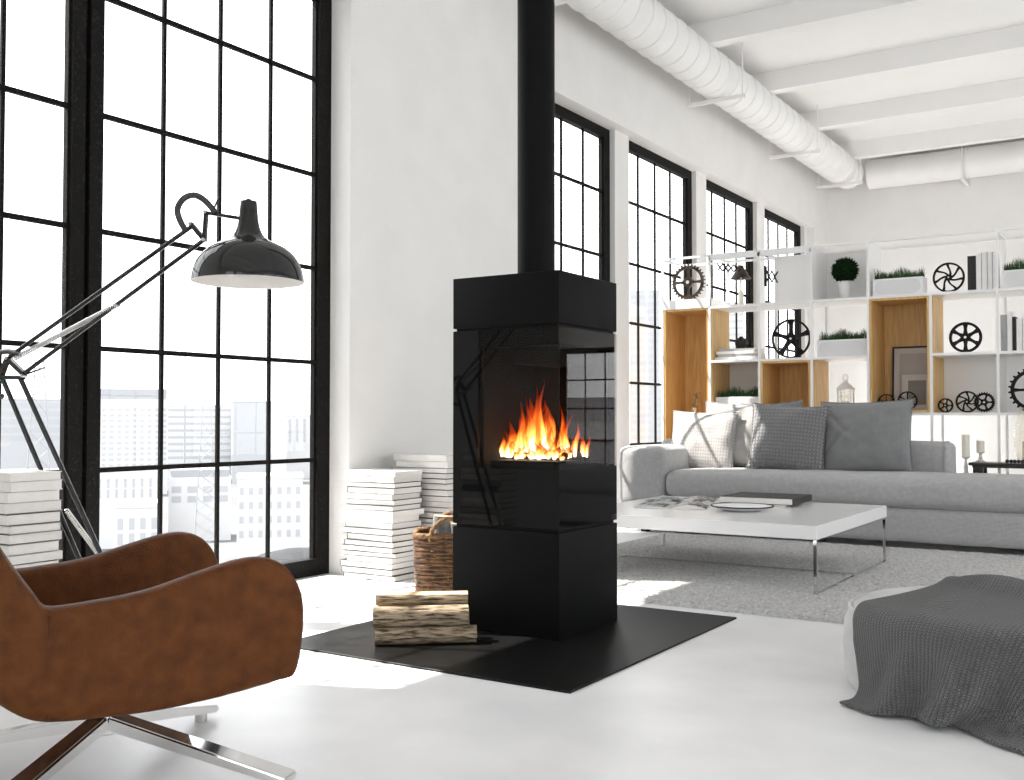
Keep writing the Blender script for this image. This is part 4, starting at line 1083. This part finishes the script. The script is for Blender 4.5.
for a, b, c, d in ((-.051, .051, -.056, -.054), (-.051, .051, .054, .056), (-.056, -.054, -.051, .051), (.054, .056, -.051, .051)): bx(gl, a, b, c, d, .013, .199)
obj('glazing', gl, M['clear_glass'], ln_)

def picture(label, x0, x1, h, y, z, fm, board, pic, border, lean=5, fw=.014, inner=None):
    p = thing('framed_picture', label, 'picture', ((x0 + x1) / 2, y, z)); p.rotation_euler = (R(-lean), 0, 0); w = (x1 - x0) / 2
    f = B(); bx(f, -w, -w + fw, -.01, .012, 0, h); bx(f, w - fw, w, -.01, .012, 0, h); bx(f, -w + fw, w - fw, -.01, .012, 0, fw); bx(f, -w + fw, w - fw, -.01, .012, h - fw, h)
    obj('frame', f, fm, p); obj('mount', box(-w + fw, w - fw, 0, .01, fw, h - fw), board, p)
    obj('print', box(-w + fw + border, w - fw - border, -.002, .0, fw + border, h - fw - border), pic, p)
    return p
picture('large black-framed pale picture leaning inside the middle oak box', -2.07, -1.715, .545, 9.19, S1 + .02, M['cover_black'], M['mat_board'], M['print_pale'], .045, 4)
picture('small white-framed grey picture leaning in front of the large one', -1.975, -1.735, .30, 9.115, S1 + .02, M['mat_board'], M['mat_board'], M['print_grey'], .032, 5, fw=.016)

# sprig of eucalyptus in a bottle, in the tall oak box
vz = thing('bottle_vase', 'pale bottle vase with a green sprig behind the left cushion', 'vase', (-3.80, 9.02, .52 + .018))
obj('bottle', fill_caps(lathe(B(), [(0, 0), (.05, 0), (.055, .01), (.055, .26), (.045, .32), (.02, .37), (.018, .45), (.022, .455), (.018, .46), (.014, .455), (.0, .45)], 28)), M['planter'], vz, smooth=40)
sg = B(); tube(sg, [(0, 0, .44), (.01, 0, .52), (.03, -.01, .60)], .003, 6)
obj('stem', sg, M['eucalyptus'], vz)
for k in range(9):
    a = k * 2.4; c = V(.004 + .003 * k, -.002, .46 + .016 * k); d = V(math.cos(a), math.sin(a) * .6, .35).normalized(); s = d.cross(V(0, 0, 1)).normalized() * .016
    lf = B(); L_ = .045
    vs = [lf.verts.new(c), lf.verts.new(c + d * L_ * .5 + s), lf.verts.new(c + d * L_), lf.verts.new(c + d * L_ * .5 - s), lf.verts.new(c + d * L_ * .5 + V(0, 0, -.004))]
    for q in ((0, 1, 4), (1, 2, 4), (2, 3, 4), (3, 0, 4)): lf.faces.new([vs[i] for i in q])
    obj('leaf', lf, M['eucalyptus'], vz)

# scissor lamps
def lattice(bm, a, b, h, n, r=.0065):
    """accordion scissor bars between a and b"""
    a, b = Vector(a), Vector(b); d = (b - a) / n
    for k in range(n):
        p, q = a + d * k, a + d * (k + 1)
        tube(bm, [p + V(0, -.004, h), q + V(0, -.004, -h)], r, 6); tube(bm, [p + V(0, .004, -h), q + V(0, .004, h)], r, 6)
    return bm
sl = thing('scissor_lamp', 'small lamp with bronze bell shade and accordion arm on the top shelf', 'lamp', (-3.325, 8.97, S3))
obj('base', fill_caps(lathe(B(), [(0, 0), (.055, 0), (.055, .012), (.02, .02), (0, .02)], 28)), M['candle'], sl, smooth=40)
obj('stem', fill_caps(lathe(B(), [(.012, .018), (.022, .03), (.022, .13), (.008, .15), (.008, .30)], 20)), M['candle'], sl, smooth=40)
obj('shade', lathe(B(), [(.092, .25), (.085, .262), (.03, .345), (.022, .37), (.0, .375), (0, .37), (.02, .365), (.028, .342), (.083, .258), (.092, .25)], 32), M['bronze'], sl, smooth=40)
obj('scissor_arm', lattice(B(), (-.225, 0, .375), (-.015, 0, .345), .034, 4), M['iron'], sl, smooth=50)
sl = thing('scissor_bracket', 'black accordion bracket fixed to a shelf upright before the window', 'bracket', (-3.088, 8.93, S3))
obj('mount', box(0, .012, -.02, .02, .16, .34), M['iron'], sl)
obj('scissor_arm', lattice(B(), (.012, 0, .255), (.115, 0, .235), .05, 2), M['iron'], sl, smooth=50)

# ------------------------------------------------------------------ low bench behind the sofa, tray table, candles, vase
bn = thing('low_bench', 'low white bench standing behind the right part of the sofa', 'bench', (0, 0, 0))
obj('top', box(-1.42, .3, 8.47, 8.785, .43, .46, .002, 1), M['white'], bn)
for x in (-1.40, -.4): obj('leg_panel', box(x, x + .02, 8.49, 8.77, 0, .43), M['white'], bn)
tt = thing('tray_table', 'black lacquered low tray table with carved feet behind the sofa', 'tray table', (-1.365, 8.50, .46))
obj('top', box(0, .95, 0, .26, .082, .104, .006, 2), M['opium'], tt); obj('apron', box(.025, .925, .02, .24, .066, .082), M['opium'], tt)
for x in (.03, .85):
    for y in (.02, .20):
        f = B(); bx(f, x, x + .022, y, y + .035, 0, .066); bx(f, x + .048, x + .07, y, y + .035, 0, .066); bx(f, x + .022, x + .048, y, y + .035, .03, .066); obj('foot', f, M['opium'], tt)
def candle(label, x, y, z, r, zc0, zc1, loc=None):
    c = thing('candlestick', label, 'candlestick', (x, y, z)); q = zc0
    obj('holder', fill_caps(lathe(B(), [(0, 0), (.034, 0), (.036, .008), (.018, .018), (.012, q * .3), (.018, q * .42), (.012, q * .55), (.01, q * .85), (.03, q * .96), (.032, q), (0, q)], 24)), M['candlestick'], c, smooth=40)
    obj('candle', fill_caps(lathe(B(), [(0, zc0), (r, zc0), (r, zc1 - .006), (r - .006, zc1), (0, zc1 - .004)], 24)), M['candle'], c, smooth=40)
candle('taller pillar candle on a white turned holder beside the sofa back', -1.40, 8.62, .46, .029, .145, .315)
candle('shorter pillar candle on a white holder behind the black tray table', -1.30, 8.655, .564, .029, .075, .165)
hv = thing('glass_vase', 'large clear glass vase standing on the black tray table', 'vase', (-.975, 8.62, .564))
obj('glass', lathe(B(), [(0, .001), (.04, .001), (.07, .03), (.088, .10), (.092, .18), (.085, .28), (.06, .36), (.045, .40), (.05, .42), (.046, .42), (.042, .40), (.056, .358), (.081, .28), (.088, .18), (.084, .10), (.066, .034), (.038, .006), (0, .006)], 40), M['clear_glass'], hv, smooth=40)
obj('candle', fill_caps(lathe(B(), [(0, .006), (.032, .006), (.032, .16), (0, .16)], 24)), M['candle'], hv, smooth=40)
bd = thing('bead_string', 'short string of dark beads lying on the black tray table', 'beads', (-1.10, 8.545, .564))
for k in range(5):
    q = B(); bmesh.ops.create_uvsphere(q, u_segments=14, v_segments=10, radius=.014, matrix=Matrix.Translation((.026 * k, .008 * math.sin(k * 2), .014))); obj('bead', q, M['pottery'], bd, smooth=80)

# ------------------------------------------------------------------ the city outside
GZ = -40.0
def gm(name, c, v=None, s=.2): return mat(name, c, .9, var=v or c, vscale=s, spec=.1)
M['ground'] = gm('pale_city_ground', (.12, .122, .125), (.15, .152, .155), .02)
struct(obj('ground', box(-900, -8, -500, 900, GZ - 1, GZ), M['ground']))
M['bld_a'] = gm('pale_concrete_facade', (.50, .504, .512), (.515, .519, .527)); M['bld_b'] = gm('grey_blue_facade', (.39, .40, .417), (.405, .415, .432))  # pale, low-contrast city colours stand in for the haze
M['bld_roof'] = gm('grey_roof_band', (.32, .328, .342)); M['bld_win'] = gm('facade_windows', (.37, .378, .393)); M['bld_c'] = gm('white_facade', (.53, .532, .537))
M['bld_d'] = gm('dark_grey_facade', (.20, .205, .22), (.22, .225, .24)); M['mast'] = gm('pale_painted_steel', (.30, .305, .315)); M['dome'] = gm('grey_canopy', (.045, .047, .05))  # bld_d is a plain darker grey
def at(bearing, dist): return V(dist * math.cos(R(bearing)), dist * math.sin(R(bearing)), 0)
def building(label, bear, dist, w, depth, top, body, rows=0, cols=0, ww=.6, wh=.5, band=0, strip=False, turn=0, z_first=3, pitch=3.2):
    c = at(bear, dist); b = thing('office_building', label, 'building', (c.x, c.y, GZ), R(bear - 90 + turn))
    # local +y away from the viewer; front face at y=0
    Hh = top - GZ
    obj('walls', box(-w / 2, w / 2, 0, depth, 0, Hh), M[body], b)
    if band: obj('roof_storey', box(-w / 2 + .6, w / 2 - .6, .6, depth - .6, Hh, Hh + band), M['bld_roof'], b)
    else: obj('parapet', box(-w / 2 - .2, w / 2 + .2, -.2, depth + .2, Hh - .6, Hh + .3), M[body], b)
    if rows:
        proto = None
        for r_ in range(rows):
            for k in range(cols if not strip else 1):
                ph = Hh - z_first - r_ * pitch
                if strip: x0, x1 = -w / 2 + .8, w / 2 - .8
                else:
                    pw = w / cols; x0 = -w / 2 + pw * (k + .5 - ww / 2); x1 = x0 + pw * ww
                if proto is None: proto = obj('window', box(-(x1 - x0) / 2, (x1 - x0) / 2, -.08, .3, -pitch / 2 * wh * 1.1, pitch / 2 * wh * 1.1), M['bld_win'], b); q = proto
                else: q = proto.copy(); COL.objects.link(q); q.parent = b
                q.location = ((x0 + x1) / 2, 0, ph - 1)
    return b
building('pale hotel block with square windows and a grey roof storey', 143.15, 590, 41.5, 30, 11.0, 'bld_a', 11, 11, .56, .5, band=5.5, z_first=4.6, pitch=2.95)
building('pale office block with long ribbon windows beside the hotel', 139.56, 690, 39.6, 26, 9.0, 'bld_a', 9, 1, strip=True, wh=.34, z_first=2, pitch=4.3)
building('plain grey-blue block right of the ribbon-window building', 136.85, 668, 24, 26, 11.4, 'bld_b')
building('small pale block near the right edge of the big window', 134.3, 715, 19, 22, 2.9, 'bld_a', 5, 4, .35, .8)
building('wide grey-blue building behind the lamp at the far left', 147.5, 705, 40, 30, 12.6, 'bld_b', 5, 1, strip=True, wh=.6, pitch=5)
building('white low warehouse with a flat roof below the hotel', 143.0, 350, 20, 18, -15.6, 'bld_c', 2, 8, .35, .8)
building('low white factory hall below the ribbon-window building', 139.5, 362, 20, 18, -18.8, 'bld_c', 2, 4, .6, .6, band=2.5)
building('low pale depot with rows of small windows near the big window', 135.9, 300, 18, 16, -15.5, 'bld_a', 4, 7, .45, .45, pitch=4)
building('low white shed in front of the warehouse', 142.6, 235, 9, 10, -17.5, 'bld_c', 2, 4, .5, .7)
building('white low building beyond the lower left window panes', 147.5, 350, 20, 16, -15.6, 'bld_c', 2, 5, .4, .8)
building('tall grey-blue tower seen through the far windows left of the oak box', 115.5, 706, 20, 20, 87, 'bld_b', 24, 1, strip=True, wh=.5, pitch=5)
building('lower grey tower in front of the tall one through the far windows', 114.2, 505, 17, 20, 14.4, 'bld_b', 10, 1, strip=True, wh=.5)
building('pale tower seen through the last far windows', 110.9, 800, 20, 20, 88, 'bld_a', 24, 1, strip=True, wh=.4, pitch=5)
def slab(label, x0, x1, y0, y1, z1, body):
    t_ = thing('office_building', label, 'building', ((x0 + x1) / 2, y0, GZ)); w = (x1 - x0) / 2
    obj('walls', box(-w, w, 0, y1 - y0, 0, z1 - GZ), M[body], t_)
    n = 8
    for r_ in range(4): obj('window', box(-w + 1, w - 1, -.1, .2, z1 - GZ - 2 - r_ * 3.4 - 1.4, z1 - GZ - 2 - r_ * 3.4), M['bld_roof'], t_)
slab('grey office slab across the street, mirrored in the stove side glass', 0, 60, 75, 95, 2.6, 'bld_d')
def tower(label, bear, dist, base, top, z0, z1, n, name='lattice_mast'):
    c = at(bear, dist); t_ = thing(name, label, 'mast', (c.x, c.y, z0), R(bear))
    lg = B(); br = B(); Hh = z1 - z0; P = lambda i, k: V(*[s * (base + (top - base) * i / n) / 2 for s in ((-1, -1), (1, -1), (1, 1), (-1, 1))[k % 4]], Hh * i / n)
    for k in range(4): tube(lg, [P(0, k), P(n, k)], .10, 5)
    for i in range(n):
        for k in range(4): tube(br, [P(i, k), P(i + 1, k + 1)], .055, 4); tube(br, [P(i, k + 1), P(i + 1, k)], .055, 4)
    obj('mast_legs', lg, M['mast'], t_); obj('bracing', br, M['mast'], t_); return t_
tower('white lattice mast rising before the ribbon-window building', 139.2, 229, 6, 1.2, GZ, 7.9, 18)
tower('pale lattice pylon seen through the leftmost window panes', 147.3, 176, 7, 1.2, GZ, 9.8, 18)
c = at(140.3, 420); tag(obj('antenna_mast', tube(B(), [(0, 0, 0), (0, 0, 34.8 - GZ)], [.5, .12], 8), M['mast'], loc=(c.x, c.y, GZ)), 'thin antenna mast standing between hotel and ribbon-window building', 'mast')
c = at(134.35, 61); dm = lathe(B(), [(4.2, 0), (4.05, .7), (3.4, 1.5), (2.2, 2.1), (1.0, 2.36), (0, 2.4)], 40)
dmo = obj('domed_canopy', dm, M['dome'], smooth=60, loc=(c.x, c.y, -9.0)); tag(dmo, 'grey domed roof low outside the big window corner', 'dome')
obj('drum', fill_caps(lathe(B(), [(4.0, GZ + 9.0), (4.0, 0)], 40)), M['bld_c'], dmo, smooth=40)

# ------------------------------------------------------------------ light
w = bpy.data.worlds.new('sky'); SC.world = w; w.use_nodes = True
bg = w.node_tree.nodes['Background']; bg.inputs[0].default_value = (.96, .98, 1.0, 1); bg.inputs[1].default_value = 3.6
sun = bpy.data.lights.new('sun', 'SUN'); sun.energy = 16; sun.angle = R(.6); sun.color = (1, .95, .88)
so_ = bpy.data.objects.new('sun', sun); COL.objects.link(so_)
so_.rotation_euler = V(.605, .605 * .41, -1).to_track_quat('-Z', 'Y').to_euler()
so_.location = (-12, -2, 14)
def portal(loc, rot, sx, sy):
    l = bpy.data.lights.new('window_portal', 'AREA'); l.shape = 'RECTANGLE'; l.size = sx; l.size_y = sy; l.cycles.is_portal = True
    o = bpy.data.objects.new('window_portal', l); COL.objects.link(o); o.location = loc; o.rotation_euler = rot
for a, b in openings: portal((-4.27, (a + b) / 2, HEAD / 2), (0, R(-90), 0), HEAD, b - a)
for a, b in right_open: portal((XR + .2, (a + b) / 2, HEAD / 2), (0, R(90), 0), HEAD, b - a)

for a, b in added_front_open: portal(((a + b) / 2, YN - .2, HEAD / 2), (R(90), 0, 0), b - a, HEAD)

# ------------------------------------------------------------------ camera and render settings
cam = bpy.data.cameras.new('camera'); cam.sensor_width = 36; cam.sensor_fit = 'HORIZONTAL'; cam.lens = 36 * 1038.0 / 1024
co = bpy.data.objects.new('camera', cam); COL.objects.link(co); co.location = (0, 0, .9); co.rotation_euler = (R(90 + 1.555), 0, R(32.81))
cam.clip_end = 2000; cam.clip_start = .02
SC.camera = co
SC.view_settings.view_transform = 'Standard'; SC.view_settings.look = 'None'; SC.view_settings.gamma = 1; SC.view_settings.use_curve_mapping = False
SC.view_settings.exposure = -0.08
cy = SC.cycles
cy.max_bounces = 12; cy.diffuse_bounces = 7; cy.glossy_bounces = 5; cy.transmission_bounces = 8; cy.transparent_max_bounces = 40
cy.sample_clamp_indirect = 6; cy.use_denoising = True; cy.caustics_reflective = False
cy.blur_glossy = .5
